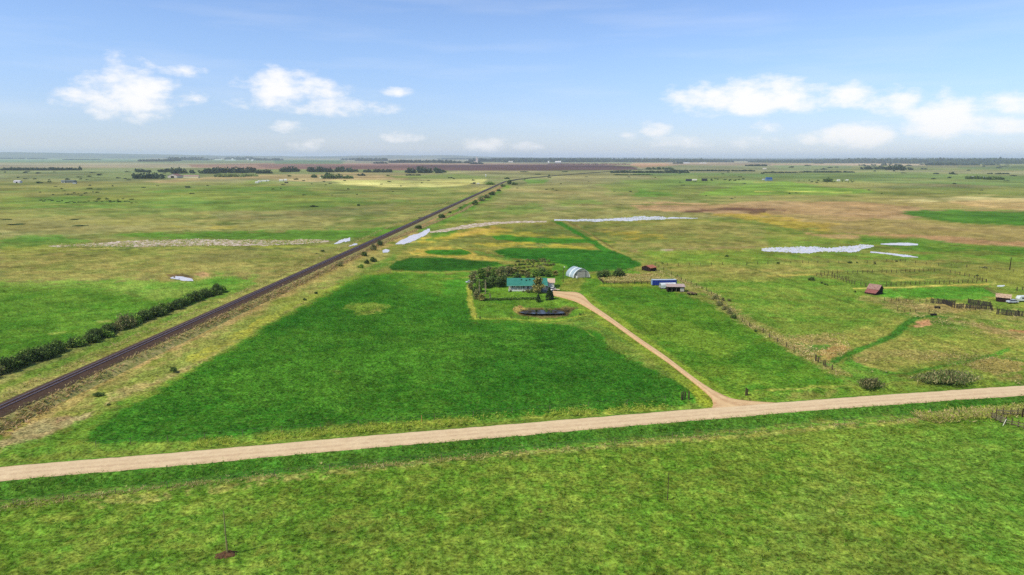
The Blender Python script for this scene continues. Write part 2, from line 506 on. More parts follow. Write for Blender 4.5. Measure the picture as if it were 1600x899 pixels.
P((132,140,76),(158,150,90),[(330,435),(470,405),(540,395),(430,445),(400,460)],1.5,2,.8)
# green field left of the hedge
P((92,158,42),(120,170,66),[(-400,432),(60,440),(240,436),(400,432),(398,450),(340,462),(0,572),(-400,700)],3,3,.95)
P((74,138,32),(92,152,42),[(-400,448),(60,447),(160,452),(250,470),(330,455),(345,460),(150,520),(0,566),(-400,690)],4,3,.9)
P((64,130,28),(82,144,36),[(-400,500),(100,500),(180,512),(80,540),(0,562),(-400,680)],4,3,.5)
S((150,185,90),(130,175,70),[(78,521),(100,519)],1.2,.8,.6,.8)
S((150,185,90),(160,185,100),[(155,503),(172,500)],1.5,.8,.8,.7)
# slough hole with dead reeds at (285,435)
P((188,165,115),(150,150,80),[(232,432),(262,426),(300,422),(330,428),(326,434),(290,440),(250,440)],1.0,1.5,.9,hole=-.2)
P((95,80,60),(120,100,75),[(262,430),(285,427),(302,432),(296,438),(268,436)],.8,.8,.9)
P((185,150,110),(200,165,120),[(302,428),(318,424),(328,430),(314,433)],.8,.8,.9)
P((70,145,35),(90,155,45),[(240,442),(330,438),(380,432),(390,440),(300,450),(230,450)],2,2,.6)
# verge between hedge and track: straw olive
P((146,158,78),(172,168,102),[(-300,790),(0,612),(120,560),(345,468),(470,420),(600,372),(700,325),(712,327),(420,452),(200,545),(0,637),(-300,770)],1,1.2,1)
P((98,148,52),(125,158,64),[(30,590),(200,515),(340,468),(350,474),(240,520),(80,588)],1.2,1.6,.55)
# ---- right of the railway: rough verge, straw red band next to the ballast, then olive
P((132,150,66),(168,165,98),[(-300,900),(0,700),(0,650),(200,552),(430,452),(620,362),(780,290),(800,288),(690,350),(640,380),(560,430),(440,495),(330,560),(200,640),(60,720)],1.2,2.0,1)
P((190,165,110),(160,150,85),[(0,662),(200,556),(430,452),(600,374),(700,335),(700,345),(600,388),(440,468),(200,582),(100,640),(0,690)],1.0,1.6,.9,hole=-.35)
P((190,162,118),(168,140,100),[(200,560),(400,466),(440,450),(445,462),(340,515),(210,576)],.8,1.0,.4,hole=0)
P((92,150,48),(120,165,60),[(150,620),(220,585),(330,530),(440,472),(500,452),(460,480),(320,560),(190,640),(120,668)],1.2,2,.6,hole=.2)
P((188,172,118),(165,150,98),[(170,612),(260,585),(320,560),(360,530),(330,560),(250,600),(170,630)],1.2,2,.8,hole=-.1)
P((190,178,78),(160,172,62),[(290,560),(370,520),(420,490),(440,492),(380,530),(300,570)],1.5,2,.7,hole=.1)
P((176,160,118),(150,140,95),[(0,690),(60,655),(130,650),(170,630),(120,662),(60,690),(0,706)],1.5,2,.85)
P((160,130,100),(140,125,85),[(80,655),(105,648),(112,652),(90,662)],1,1,.7)
P((86,150,36),(120,164,50),[(0,722),(0,700),(70,680),(150,650),(205,622),(330,560),(420,505),(480,470),(520,448),(560,432),(600,425),(640,428),(560,450),(470,500),(300,600),(200,650),(130,690),(120,712)],2.0,2.0,.85)
S((170,185,80),(140,175,60),[(405,508),(450,480),(500,458),(530,444),(560,432),(600,426)],2.2,1,.9,.85)
P((84,145,48),(110,155,56),[(470,455),(520,440),(560,425),(600,405),(640,385),(680,372),(690,380),(640,405),(590,425),(520,445)],1.5,2,.7)
P((76,142,42),(105,155,52),[(640,352),(680,335),(740,305),(790,290),(800,292),(740,325),(690,352),(660,362)],1.2,1.2,.85)
P((190,150,118),(168,130,100),[(640,352),(720,318),(780,290),(786,291),(730,318),(660,354)],.6,.6,.75)
# ---- fields at far left, band by band, and painted sunlit strips
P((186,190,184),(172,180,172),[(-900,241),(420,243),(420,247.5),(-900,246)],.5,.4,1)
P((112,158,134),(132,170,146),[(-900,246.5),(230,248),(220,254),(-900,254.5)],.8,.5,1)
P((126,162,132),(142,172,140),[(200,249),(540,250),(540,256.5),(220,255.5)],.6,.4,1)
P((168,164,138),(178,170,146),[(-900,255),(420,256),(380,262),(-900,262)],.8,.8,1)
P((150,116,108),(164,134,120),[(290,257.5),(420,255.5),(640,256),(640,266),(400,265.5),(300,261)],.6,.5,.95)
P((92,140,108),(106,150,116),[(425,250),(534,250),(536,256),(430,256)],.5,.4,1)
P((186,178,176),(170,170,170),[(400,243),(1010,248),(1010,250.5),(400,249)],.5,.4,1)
P((120,150,112),(142,160,120),[(-900,262),(200,263),(330,272),(200,285),(-900,284)],1,1.5,.7)
P((116,148,98),(140,158,112),[(130,270),(320,272),(300,284),(120,282)],1,1.2,.6)
P((196,174,128),(178,160,118),[(220,283),(330,276),(560,271),(640,274),(640,281),(480,283),(400,280),(330,281),(250,286)],.8,1.0,.9)
P((205,205,130),(190,190,118),[(520,283),(760,280),(752,288),(700,293),(600,292),(540,287)],1.2,.8,.95)  # sunlight through a cloud gap, painted in as ground colour
P((216,214,142),(206,206,136),[(530,285),(700,288),(730,291),(640,293),(560,290)],.9,.5,.8)  # brighter core of the painted sun strip
P((138,168,96),(120,160,84),[(600,275),(720,272),(800,273),(800,278),(740,280),(620,279)],.8,.8,.85)
P((158,154,116),(146,150,106),[(690,268),(1000,268),(980,275),(800,279),(740,275)],.8,.8,.85)
P((120,152,92),(140,160,100),[(400,266),(700,267),(700,270),(400,270)],.5,.5,.7)
P((186,160,148),(172,146,136),[(536,256.2),(930,256.8),(1045,256.5),(1045,259),(540,258.2)],.4,.3,1)
P((104,78,82),(92,70,78),[(600,259),(760,257.8),(940,258.5),(985,261),(1003,265.3),(930,267.2),(700,266.8),(560,265.5),(440,263)],.7,.4,1)
P((134,102,100),(122,92,94),[(400,257.5),(660,257.5),(640,266),(560,265.8),(420,263)],1.2,.8,.75)
P((196,158,128),(186,150,122),[(990,256),(1050,255.5),(1100,256.5),(1045,261),(1005,264.5),(985,260)],.5,.4,1)
P((172,152,134),(160,146,128),[(1040,254),(1210,255.5),(1210,260),(1050,260)],.8,.8,.9)
P((204,178,156),(190,168,148),[(1205,256),(1345,256.5),(1480,257),(1480,259),(1205,258.8)],.4,.3,1)
P((124,138,114),(142,150,122),[(1000,262),(1150,260),(1320,260),(1320,266),(1200,270),(1000,274)],1,1.2,.8)
P((112,146,108),(124,154,116),[(1210,259.5),(1330,260),(1330,266),(1220,265.5)],.8,.8,.8)
P((118,156,104),(106,148,92),[(1490,259.5),(1640,258.5),(2400,260),(2400,269),(1600,267.5),(1500,264)],.8,.6,.9)
P((166,164,134),(154,158,122),[(1380,266),(1500,268),(1600,270),(2400,272),(2400,276),(1600,274),(1400,271)],.7,.8,.85)
P((102,146,84),(118,156,92),[(1000,272),(1220,271),(1400,271),(1600,275),(2400,276),(2400,296),(1600,292),(1300,286),(1050,286)],1,1.5,.8)
P((120,168,78),(132,174,88),[(960,281),(1080,279),(1200,283),(1200,290),(1000,292)],1.2,1.2,.7)
P((168,168,104),(156,160,98),[(1180,284),(1340,285),(1460,290),(1300,293),(1210,290)],1,1,.85)
P((118,172,64),(104,160,56),[(1090,305),(1120,296),(1170,289),(1230,284),(1262,289),(1330,294),(1370,300),(1300,304),(1150,305)],1.2,1,.9)
S((205,215,110),(190,205,100),[(1180,299.5),(1230,299),(1280,301),(1330,300.5)],.8,.5,.3,.85)  # thin streak of far sunlight put into the ground colour
S((160,190,90),(150,185,80),[(1290,306),(1370,308),(1420,310)],1.0,.6,.4,.6)
P((112,178,74),(96,168,60),[(818,281),(862,280),(850,290),(822,289)],1.2,1,.8)
P((160,156,108),(148,150,98),[(800,286),(960,284),(960,294),(880,298),(800,296)],1.5,1.5,.75)
P((150,150,98),(166,158,108),[(790,296),(990,300),(1100,318),(960,325),(860,330),(770,325)],2,2,.7)
P((110,152,72),(124,160,80),[(930,286),(1110,284),(1090,300),(1060,306),(960,300)],1.5,1.5,.7)
P((84,152,50),(98,160,60),[(990,304),(1000,297),(1050,303),(1052,306),(1000,308),(945,302)],1,.8,.8)
P((92,148,58),(112,156,68),[(796,318),(840,316),(850,330),(810,336),(780,332)],1.5,1.5,.6)
P((100,148,60),(118,154,70),[(860,312),(925,314),(960,322),(880,320)],1,1,.6)
P((140,132,98),(120,122,84),[(850,324),(890,325),(880,329),(850,330)],.8,.8,.6)
P((170,156,110),(142,148,88),[(780,340),(1000,326),(1100,322),(1150,340),(900,348),(720,356)],2,2,.6)
# burnt salmon marsh on the right, with a painted band of sunlight
P((194,158,122),(176,148,108),[(984,321.5),(1040,318),(1110,320),(1180,316.5),(1260,315),(1600,318),(2400,322),(2400,342),(1500,340),(1300,345),(1180,338),(1090,332),(1000,328)],1.2,1.5,.9)
P((176,160,106),(150,150,88),[(1200,306),(1330,312),(1400,322),(1500,330),(1600,330),(2400,332),(2400,312),(1600,308)],1.2,2,.7,hole=.0)
P((228,218,158),(214,202,142),[(1390,313),(1450,309),(1540,306.5),(1640,308),(2400,310),(2400,317),(1600,316),(1440,315)],.9,.6,.9,hole=-.4)  # distant sunlit band, its light painted as a pale tone
P((215,185,132),(200,170,120),[(1480,314),(1600,312),(2400,313),(2400,330),(1600,328),(1520,322)],1,.8,.7)
P((84,60,52),(104,76,64),[(1062,332),(1090,328),(1150,325),(1200,327),(1196,333),(1160,335),(1110,333)],.7,.8,.9,hole=-.3)
P((140,108,88),(120,94,78),[(1020,322),(1100,326),(1180,324),(1230,330),(1120,334)],.8,1,.5,hole=.1)
P((110,88,72),(130,100,82),[(1196,326),(1230,329),(1228,331),(1196,328)],.5,.5,.8)
P((58,132,34),(72,142,42),[(1395,333),(1440,328.5),(1520,329),(1640,330),(2400,332),(2400,362),(1600,355),(1500,350),(1440,341)],1.2,1.2,.95)
P((180,150,108),(160,146,92),[(1180,335),(1300,338),(1420,344),(1560,352),(2400,366),(2400,398),(1600,386),(1500,382),(1420,376),(1330,368),(1250,352)],2,2.2,.75)
P((190,148,112),(176,140,104),[(1290,362),(1400,366),(1500,372),(1600,378),(2400,390),(2400,395),(1600,385),(1520,382),(1440,374)],1.2,1.2,.8)
P((200,166,74),(172,158,66),[(1196,334),(1230,340),(1310,352),(1290,362),(1230,358),(1196,348),(1090,334),(1110,334)],1.2,1.5,.75,hole=-.1)
P((92,142,48),(118,150,60),[(1180,352),(1250,360),(1350,366),(1360,372),(1250,368),(1180,360)],1.2,1.5,.6)
P((196,160,118),(182,148,108),[(1255,364),(1330,367),(1360,371),(1330,373),(1270,369)],.8,1,.8)
P((72,140,36),(92,150,46),[(1345,369),(1420,372),(1480,380),(1600,387),(2400,398),(2400,415),(1600,400),(1450,396),(1380,385),(1340,380)],1.5,1.5,.85)
P((132,138,70),(112,138,58),[(1430,395),(1520,390),(1580,396),(1500,404)],1.2,1.5,.6)
P((96,150,42),(120,160,58),[(1180,372),(1340,376),(1350,382),(1200,386)],1.5,1.5,.6)
# middle right pasture
P((130,142,74),(156,152,90),[(905,350),(1080,346),(1190,350),(1200,392),(1100,388),(960,392),(925,372)],2,2,.85)
P((150,140,86),(136,140,80),[(940,352),(1060,352),(1100,362),(980,362)],1.5,1.5,.5)
P((200,172,72),(176,164,66),[(918,354),(960,360),(1030,366),(1040,374),(990,378),(950,370)],1,1.5,.65,hole=.1)
P((92,120,52),(110,136,58),[(950,364),(1000,366),(1040,373),(1000,373),(960,369)],.8,1,.5)
P((120,100,74),(150,128,96),[(970,391),(1040,389),(1130,386),(1180,386),(1120,390),(1040,393),(985,394)],.6,.8,.7,hole=.1)
S((215,200,190),(190,170,150),[(1034,391.5),(1050,391)],.9,.4,.3,.9)
P((108,158,48),(128,162,62),[(1000,393),(1200,390),(1220,402),(1190,414),(1060,412),(1010,403)],2,2,.8)
P((144,152,74),(160,154,88),[(1030,413),(1120,414),(1250,418),(1240,436),(1130,438),(1060,428)],2.5,2.5,.75)
P((92,150,40),(118,160,56),[(1100,436),(1250,432),(1340,440),(1420,470),(1330,520),(1240,540),(1180,510),(1110,460)],3,3,.7)
P((160,158,84),(140,152,74),[(1120,425),(1200,428),(1210,438),(1140,440)],2,2,.5)
S((72,110,44),(84,120,48),[(1166,418),(1200,427),(1245,441)],.7,.5,.3,.8)
S((74,116,40),(80,122,44),[(1230,444),(1265,455),(1300,465),(1325,472),(1342,479)],.9,.6,.3,.75)
P((94,156,40),(116,164,54),[(1200,402),(1600,410),(2400,430),(2400,420),(1600,398),(1200,396)],1.5,2,.7)
P((150,150,74),(128,150,62),[(1500,425),(1600,418),(2400,440),(2400,470),(1600,450),(1540,440)],2.5,2.5,.6)
P((170,150,98),(140,140,80),[(1420,404),(1500,400),(1540,408),(1480,416)],1.2,1.5,.35,hole=.1)
S((206,190,100),(186,176,88),[(1200,431),(1272,428.5)],1,.5,.2,.85)
S((206,196,104),(196,184,92),[(1336,450.5),(1400,449),(1470,446.5),(1543,444)],1.1,.5,.2,.95)
S((196,186,94),(170,172,80),[(1395,438.5),(1440,436),(1463,434)],1,.6,.4,.6)
P((70,150,34),(86,160,42),[(1370,452),(1540,447),(1560,462),(1500,467),(1400,464),(1360,458)],1.2,1.5,.9)
S((130,115,80),(110,105,66),[(1540,449),(1552,456),(1570,462)],1.5,.8,.5,.7)
S((150,150,80),(180,180,100),[(1550,446),(1557,438)],1,.6,.4,.6)
# tangle of dead growth round the old corrals
P((168,158,100),(140,148,74),[(1336,464),(1400,468),(1460,470),(1540,478),(1600,488),(2400,520),(2400,560),(1600,508),(1500,498),(1420,492),(1380,480)],1.5,2.5,.8,hole=-.2)
P((186,166,112),(164,146,92),[(1420,476),(1480,474),(1530,480),(1520,484),(1470,488),(1430,490)],1,1.8,.8,hole=0)
P((102,86,58),(128,108,76),[(1385,470),(1420,468),(1440,473),(1400,476)],.8,1,.6,hole=.1)
P((140,152,66),(168,160,88),[(1290,525),(1380,505),(1430,500),(1520,505),(1600,520),(1600,560),(1500,555),(1400,580),(1320,575),(1280,550)],3,3,.6,hole=0)
P((176,156,104),(150,142,84),[(1200,522),(1235,526),(1290,520),(1320,535),(1290,552),(1250,560),(1232,548),(1208,535)],1.2,2.5,.8,hole=-.1)
P((196,160,100),(170,140,88),[(1253,556),(1280,546),(1300,542),(1330,540),(1310,556),(1296,566),(1265,562)],1.2,1.6,.85,hole=-.2)
P((184,158,112),(150,140,84),[(1240,528),(1290,528),(1310,532),(1270,538)],1.2,1.5,.7,hole=-.1)
P((52,132,32),(66,142,38),[(1235,544),(1280,538),(1296,540),(1290,546),(1252,552)],1.2,1.2,.85)
P((184,164,106),(160,150,88),[(1330,556),(1345,550),(1400,545),(1460,548),(1500,556),(1470,562),(1400,556),(1360,566),(1340,570)],1.2,2,.75,hole=-.1)
P((186,160,104),(156,140,84),[(1495,562),(1550,560),(1600,566),(1600,578),(1560,584),(1520,575)],1.2,2,.75,hole=0)
P((176,146,98),(150,130,84),[(1560,590),(1600,583),(1600,592),(1560,597)],1,1.2,.6)
P((188,160,118),(166,144,100),[(1478,497),(1530,505),(1580,515),(1640,528),(1600,530),(1540,518),(1490,508)],1.2,1.8,.7,hole=-.1)
S((214,160,120),(196,140,104),[(1580,515),(1640,522)],1.8,1,.5,.9)
P((216,164,124),(190,140,104),[(1418,512),(1432,502),(1452,499),(1458,505),(1440,511)],.8,1,.95,hole=-.4)
P((66,128,40),(84,142,50),[(1425,502),(1490,500),(1520,510),(1490,522),(1430,525),(1415,515)],2,2,.55)
P((216,164,124),(190,140,104),[(1420,512),(1432,503),(1452,500),(1456,505),(1440,511)],.6,.8,.95,hole=-.4)
# mown track winding through
S((52,124,34),(62,134,38),[(1478,496),(1450,494),(1428,497),(1412,510),(1395,525),(1375,534),(1345,545),(1322,555),(1300,566),(1292,572)],[1.2,1.6,2.4,3.2,3.4,3,2.6,2.6,3,4],1.2,.6,.95)
S((60,136,34),(70,144,38),[(1345,545),(1328,554),(1326,564),(1345,575),(1380,582),(1420,583),(1450,576),(1500,566),(1560,552),(1575,545)],[2.4,2.6,2.8,2.8,2.6,2.6,2.4,2.2,2,1.2],1.2,.7,.85)
P((78,148,36),(92,156,44),[(1296,572),(1330,566),(1400,588),(1430,594),(1340,602),(1310,588)],1.5,1.5,.7)
# ---- farm block: hay fields
P((128,138,64),(152,152,80),[(640,385),(690,372),(760,350),(870,345),(960,385),(1000,420),(820,440),(600,425),(620,400)],1.5,1.5,.9)
P((108,128,66),(134,140,74),[(690,376),(800,366),(900,366),(960,378),(900,384),(720,386)],1.2,1.5,.7)
P((98,128,62),(130,138,76),[(820,347),(930,345),(950,368),(880,372),(800,360)],1.5,1.5,.8)
P((204,180,74),(178,166,66),[(655,376),(690,366),(730,358),(770,352),(790,355),(740,366),(690,376),(660,380)],.8,1.2,.8,hole=-.1)
P((212,178,92),(196,166,84),[(715,366),(735,361),(770,354),(785,356),(800,362),(770,366),(740,368)],.7,1,.75,hole=0)
P((180,172,68),(150,156,58),[(770,358),(800,360),(880,368),(960,374),(958,380),(880,378),(800,372),(740,366)],1,1.3,.75,hole=-.1)
P((64,140,34),(78,150,40),[(672,364),(700,358),(724,356),(700,368),(676,372)],1,1,.8)
P((46,132,28),(58,142,34),[(768,370),(785,368),(830,371),(940,375),(960,378),(900,380),(820,380),(780,376)],.7,.7,.95)
P((196,176,74),(170,164,64),[(730,380),(800,378),(870,382),(925,386),(930,391),(860,388),(760,385)],.8,1,.8,hole=-.2)
P((206,184,88),(186,170,80),[(641,394),(662,388),(700,385),(728,389),(745,398),(780,402),(790,408),(740,406),(700,402),(655,400)],.7,.8,.9,hole=-.5)
P((58,136,28),(48,124,26),[(664,392),(700,390),(722,389),(737,395),(725,399),(690,399),(668,397)],.7,.5,1)
P((44,112,30),(36,100,26),[(606,418),(616,410),(640,402),(700,403),(770,409),(788,412),(760,422),(680,424),(612,423)],.9,.6,1)
P((36,110,28),(48,124,32),[(770,392),(800,387),(870,388),(960,392),(985,402),(1002,414),(980,422),(900,426),(850,412),(815,404),(790,404)],1.0,.7,1)
P((92,150,60),(80,140,50),[(740,392),(790,400),(804,407),(790,408),(750,398)],1,1,.7)
P((44,128,28),(56,138,34),[(860,345),(876,346),(905,362),(935,380),(955,392),(940,392),(915,375),(885,358)],.8,.5,.95)
S((186,170,100),(160,150,84),[(880,345),(900,353),(925,368),(945,384),(970,395)],.8,.5,.3,.7)
S((120,100,64),(104,92,58),[(888,347),(912,360),(942,378),(958,388)],.7,.5,.3,.7)
S((150,170,70),(136,164,60),[(602,424),(700,426),(820,424)],.8,.5,.3,.7)
# green round the farmyard
P((74,142,30),(92,154,38),[(520,446),(560,432),(605,426),(700,427),(760,424),(740,440),(735,470),(660,462),(600,440)],2,1.5,.95)
P((78,142,32),(96,154,40),[(735,424),(850,405),(880,414),(900,430),(990,420),(1005,430),(1050,440),(935,450),(915,465),(905,475),(915,490),(870,500),(735,503),(730,450)],1.5,1.5,1)
P((58,146,28),(70,156,34),[(700,440),(735,436),(735,470),(740,500),(700,500),(690,460)],2,2,.7)
P((128,138,60),(150,148,74),[(880,432),(910,428),(915,436),(905,452),(875,452)],1.5,1.5,.65)
P((136,132,64),(118,132,54),[(800,412),(835,408),(862,412),(866,425),(830,428),(795,424)],1.5,2,.6,hole=0)
P((170,160,96),(140,148,74),[(935,436),(960,430),(1020,428),(1035,434),(1030,441),(960,442)],1.2,1.8,.8,hole=-.2)
P((190,146,112),(164,130,92),[(990,430),(1020,426),(1028,432),(1000,436)],1,1,.6)
P((150,176,48),(130,168,42),[(940,444),(1010,442.5),(1030,444),(1010,447),(940,448),(930,450)],.8,.6,.9)
P((146,178,50),(120,168,42),[(920,428),(940,430),(935,436),(920,434)],1,1,.7)
P((108,166,38),(92,158,34),[(760,452),(855,452),(858,465),(765,466)],1.2,.8,.9)
# big hay field in front of the house
P((50,124,24),(66,138,30),[(133,690),(140,676),(210,630),(300,580),(400,523),(470,480),(530,450),(560,436),(600,428),(640,450),(700,462),(735,468),(740,502),(870,503),(935,520),(965,548),(1010,575),(1085,610),(1090,625),(1030,634),(800,648),(500,665),(250,690),(160,695)],2.2,1.8,.97)
P((38,108,22),(50,122,28),[(160,640),(260,610),(420,640),(600,650),(560,670),(300,690),(150,690)],6,4,.4)
P((28,104,20),(40,116,24),[(400,520),(480,480),(540,450),(580,436),(620,455),(560,470),(500,500),(430,520)],3,2,.6)
P((30,104,22),(42,118,26),[(740,505),(900,515),(960,550),(1000,575),(1070,605),(1060,625),(900,640),(700,645),(720,570)],7,4,.4)
P((82,150,34),(66,140,30),[(430,560),(620,540),(700,555),(560,600),(400,620),(300,600)],7,4,.5)
P((96,158,38),(80,150,34),[(460,610),(540,585),(600,600),(540,622)],4,3,.35)
P((70,144,32),(86,152,38),[(700,520),(800,520),(860,545),(740,560),(660,545)],6,4,.45)
P((62,136,30),(52,126,26),[(640,455),(735,470),(735,500),(650,490)],4,3,.5)
P((128,160,60),(100,152,44),[(536,482),(552,473),(600,472),(608,480),(590,490),(560,492)],1.5,1.6,.85,hole=-.2)
P((170,170,90),(140,150,70),[(560,489),(590,480),(598,484),(575,492)],1,1,.6,hole=.1)
P((108,140,56),(96,136,50),[(515,580),(530,576),(540,580),(528,585)],1,1,.6)
P((104,116,58),(84,120,44),[(945,538),(975,538),(990,548),(960,548)],2,2,.4)
S((104,150,50),(90,140,44),[(911,514),(920,520),(930,528)],.5,.4,.1,.7)
# right paddock between driveway and fence
P((72,134,28),(96,148,36),[(925,451),(940,448),(1020,448),(1060,455),(1100,462),(1120,480),(1150,500),(1200,530),(1260,565),(1310,590),(1325,603),(1210,618),(1150,620),(1100,590),(1040,548),(960,490),(915,460)],2,1.5,1)
P((54,126,24),(68,136,28),[(935,449),(1040,452),(1100,466),(1090,480),(1000,478),(925,462)],3,2,.7)
P((62,128,26),(74,138,30),[(1140,510),(1240,560),(1300,595),(1200,600),(1130,570)],5,3,.5)
P((114,160,44),(98,150,38),[(1000,500),(1080,505),(1160,540),(1140,560),(1060,540),(1000,515)],4,3,.6)
P((96,148,36),(110,156,40),[(1080,560),(1180,575),(1240,600),(1150,600)],4,3,.5)
# yellow-green verges of the driveway
S((132,172,40),(112,162,34),[(916,462),(935,478),(970,502),(1020,540),(1065,572),(1105,598),(1130,612),(1160,623),(1190,628)],[2.2,2.4,2.6,3,3,3,3,2.6,1.6],1.4,.6,.8)
S((128,162,42),(110,152,36),[(870,463),(900,474),(925,490),(960,514),(1010,548),(1060,585),(1095,612),(1112,630)],[1.2,1.6,2.4,3,3.2,4.5,6,5],1.6,.8,.75)
P((158,168,44),(128,160,38),[(1075,600),(1090,602),(1118,632),(1112,636),(1085,637),(1092,625)],1.5,1.5,.8)
# fence strip by right paddock
P((150,146,86),(128,142,66),[(1055,450),(1085,450),(1120,462),(1180,495),(1250,535),(1320,580),(1330,590),(1300,585),(1240,550),(1160,505),(1110,475),(1060,460)],1.2,2,.75,hole=-.1)
P((168,160,100),(140,148,74),[(1010,420),(1040,430),(1090,448),(1120,462),(1080,455),(1035,440),(1020,430)],1,1.8,.7,hole=-.1)
# ---- road verges
P((96,158,44),(122,168,58),[(-500,770),(-500,745),(0,706),(133,692),(300,688),(550,664),(800,650),(1030,634),(1095,628),(1100,637),(1000,645),(800,661),(533,684),(0,729)],1.5,1.2,.9)
P((124,146,62),(106,142,50),[(0,712),(150,700),(300,696),(540,672),(800,652),(1000,640),(1000,644),(800,658),(500,684),(200,706),(0,720)],1.5,2,.7)
P((196,196,96),(160,178,70),[(300,689),(420,680),(560,664),(700,654),(840,646),(960,637),(1040,631),(1040,634),(900,644),(760,653),(560,670),(400,686)],1,1.5,.5,hole=.1)
P((92,150,38),(120,164,52),[(1160,614),(1300,604),(1440,598),(1600,590),(2000,570),(2000,578),(1600,602),(1330,620),(1190,629)],1.5,1.5,.9)
P((144,136,80),(112,132,56),[(1210,616),(1240,611),(1320,607),(1330,611),(1290,617),(1230,620)],1.2,1.8,.7,hole=-.1)
P((160,172,80),(130,160,60),[(1180,610),(1200,607),(1330,600),(1330,603),(1210,611)],.8,1,.7,hole=0)
S((60,142,26),(74,150,32),[(-300,757),(0,726),(266,705),(533,682),(800,660.5),(1066,639)],2.6,1.2,.5,.9)
S((60,142,26),(74,150,32),[(1195,630),(1330,620),(1600,600),(2000,575)],2.2,1.2,.5,.9)
# ditch on the near side: lush dark, then brighter back slope, then straw fence line
P((50,120,28),(64,130,34),[(-500,800),(0,751),(266,728),(533,703),(800,680),(1066,658),(1330,636),(1600,616),(2000,590),(2000,600),(1600,630),(1330,650),(1066,674),(800,700),(533,726),(266,752),(0,776),(-500,830)],2.5,2.2,.9)
P((80,148,36),(94,156,42),[(-500,835),(0,776),(266,752),(533,726),(800,700),(1066,676),(1330,652),(1600,630),(2000,605),(2000,612),(1600,642),(1330,666),(1066,686),(800,712),(533,740),(266,764),(0,788),(-500,850)],2,2,.8)
# near pasture
P((92,148,34),(116,158,50),[(-900,860),(0,788),(266,766),(533,736),(800,714),(1066,690),(1330,668),(1600,645),(2400,580),(2400,2500),(-900,2500)],3,3,1)
P((92,148,42),(128,160,66),[(0,800),(400,780),(700,820),(500,900),(0,960)],10,8,.35)
P((134,154,68),(112,146,54),[(640,860),(800,800),(960,810),(900,900),(700,1000)],8,9,.25)
P((138,150,78),(112,144,58),[(1180,860),(1250,740),(1330,720),(1360,760),(1330,830),(1500,850),(1560,920),(1200,1000)],8,9,.28)
P((84,152,46),(100,162,54),[(1330,680),(1600,660),(1800,660),(1800,1000),(1500,850),(1400,780)],10,8,.5)
P((176,168,104),(140,158,72),[(140,780),(250,770),(330,758),(420,744),(533,733),(620,722),(760,707),(760,712),(620,730),(500,744),(420,756),(300,775),(160,790)],1.5,2.2,.75,hole=-.05)
P((196,190,120),(156,170,80),[(760,706),(900,696),(1066,684),(1200,672),(1330,661),(1450,652),(1600,640),(1600,646),(1450,658),(1330,668),(1200,680),(1066,690),(900,704),(760,713)],1.2,2,.75,hole=.1)
P((186,176,92),(160,160,70),[(1540,646),(1570,638),(1600,633),(1700,625),(1700,640),(1600,648)],1.5,2,.85,hole=-.2)
P((92,66,50),(110,80,60),[(836,794),(842,791),(850,794),(844,798)],.8,1,.8)
P((96,74,52),(84,62,44),[(344,866),(352,863),(366,865),(362,869),(348,870)],.8,.8,.9)
P((110,96,60),(92,84,52),[(725,812),(745,805),(770,802),(750,810)],1,1.5,.5)
S((104,120,50),(90,116,44),[(1200,730),(1280,726),(1400,722),(1560,712)],.9,.8,.6,.5)
S((160,160,90),(140,150,76),[(1300,800),(1320,780),(1334,760)],1.5,1.5,1,.4)
# farmyard trails of straw
S((190,196,90),(160,176,70),[(733,446),(735,470),(741,495)],1.6,.8,.6,.9)
S((170,188,70),(150,178,60),[(735,498),(800,498),(870,496),(915,492)],1.0,.7,.5,.7)
S((150,160,70),(140,156,64),[(690,436),(716,434),(736,433)],.7,.5,.3,.8)
# pond bank
P((150,128,84),(118,108,66),[(800,484),(806,478),(845,477),(890,477),(902,480),(886,486),(886,491),(850,493),(815,490)],1,1.0,.9,hole=-.3)
P((88,76,52),(66,58,40),[(808,486),(816,481),(850,480),(890,479),(902,480),(888,485),(888,490),(820,490)],.6,.5,.95)
P((206,182,110),(190,166,96),[(799,484),(804,478),(815,475),(819,480),(808,487)],.8,.8,.9)

# fine unevenness that the eye reads as grazed and mown patches
C *= (1 + 0.15 * nX + 0.11 * nS + 0.07 * nM + 0.04 * nL)[:, None]
C[:, 0] *= (1 + 0.07 * nS2); C = np.clip(C, 0.003, 0.9)

Zb, DR = ground_z(X, Y)
# tussocks: real small relief near by
k1 = (1 - sstep(300, 600, D)) * (Y > 10)
dd = dist_poly(X, Y, drive_c)
drl = dist_poly(X, Y, [RAIL[0], RAIL[-1]])
quiet = sstep(5.5, 8, DR) * sstep(4, 9, dd) * sstep(9, 14, drl)
tuss = 0.30 * (vnoise(X, Y, 1.3, 40) - .5) + 0.34 * (vnoise(X, Y, 2.9, 41) - .5) + 0.22 * (vnoise(X, Y, 0.75, 42) - .5) + .3 * (vnoise(X, Y, 9, 43) - .5) + .35 * (vnoise(X * .3, Y, 1.9, 0) - .5)
Zb = Zb + k1 * (0.12 + 0.88 * quiet) * tuss * 0.75 - 0.12 * k1
pr = np.hypot((X - POND_C.x) / 16.0, (Y - POND_C.y) / 24.0)
Zb = Zb - 0.9 * (1 - sstep(0.55, 1.0, pr))
nr, nc = GX.shape
ii = np.arange(nr * nc).reshape(nr, nc)
F = np.stack([ii[:-1, :-1], ii[1:, :-1], ii[1:, 1:], ii[:-1, 1:]], -1).reshape(-1, 4)
gme = mesh_np('ground', np.stack([X, Y, Zb], -1), F, True, C)

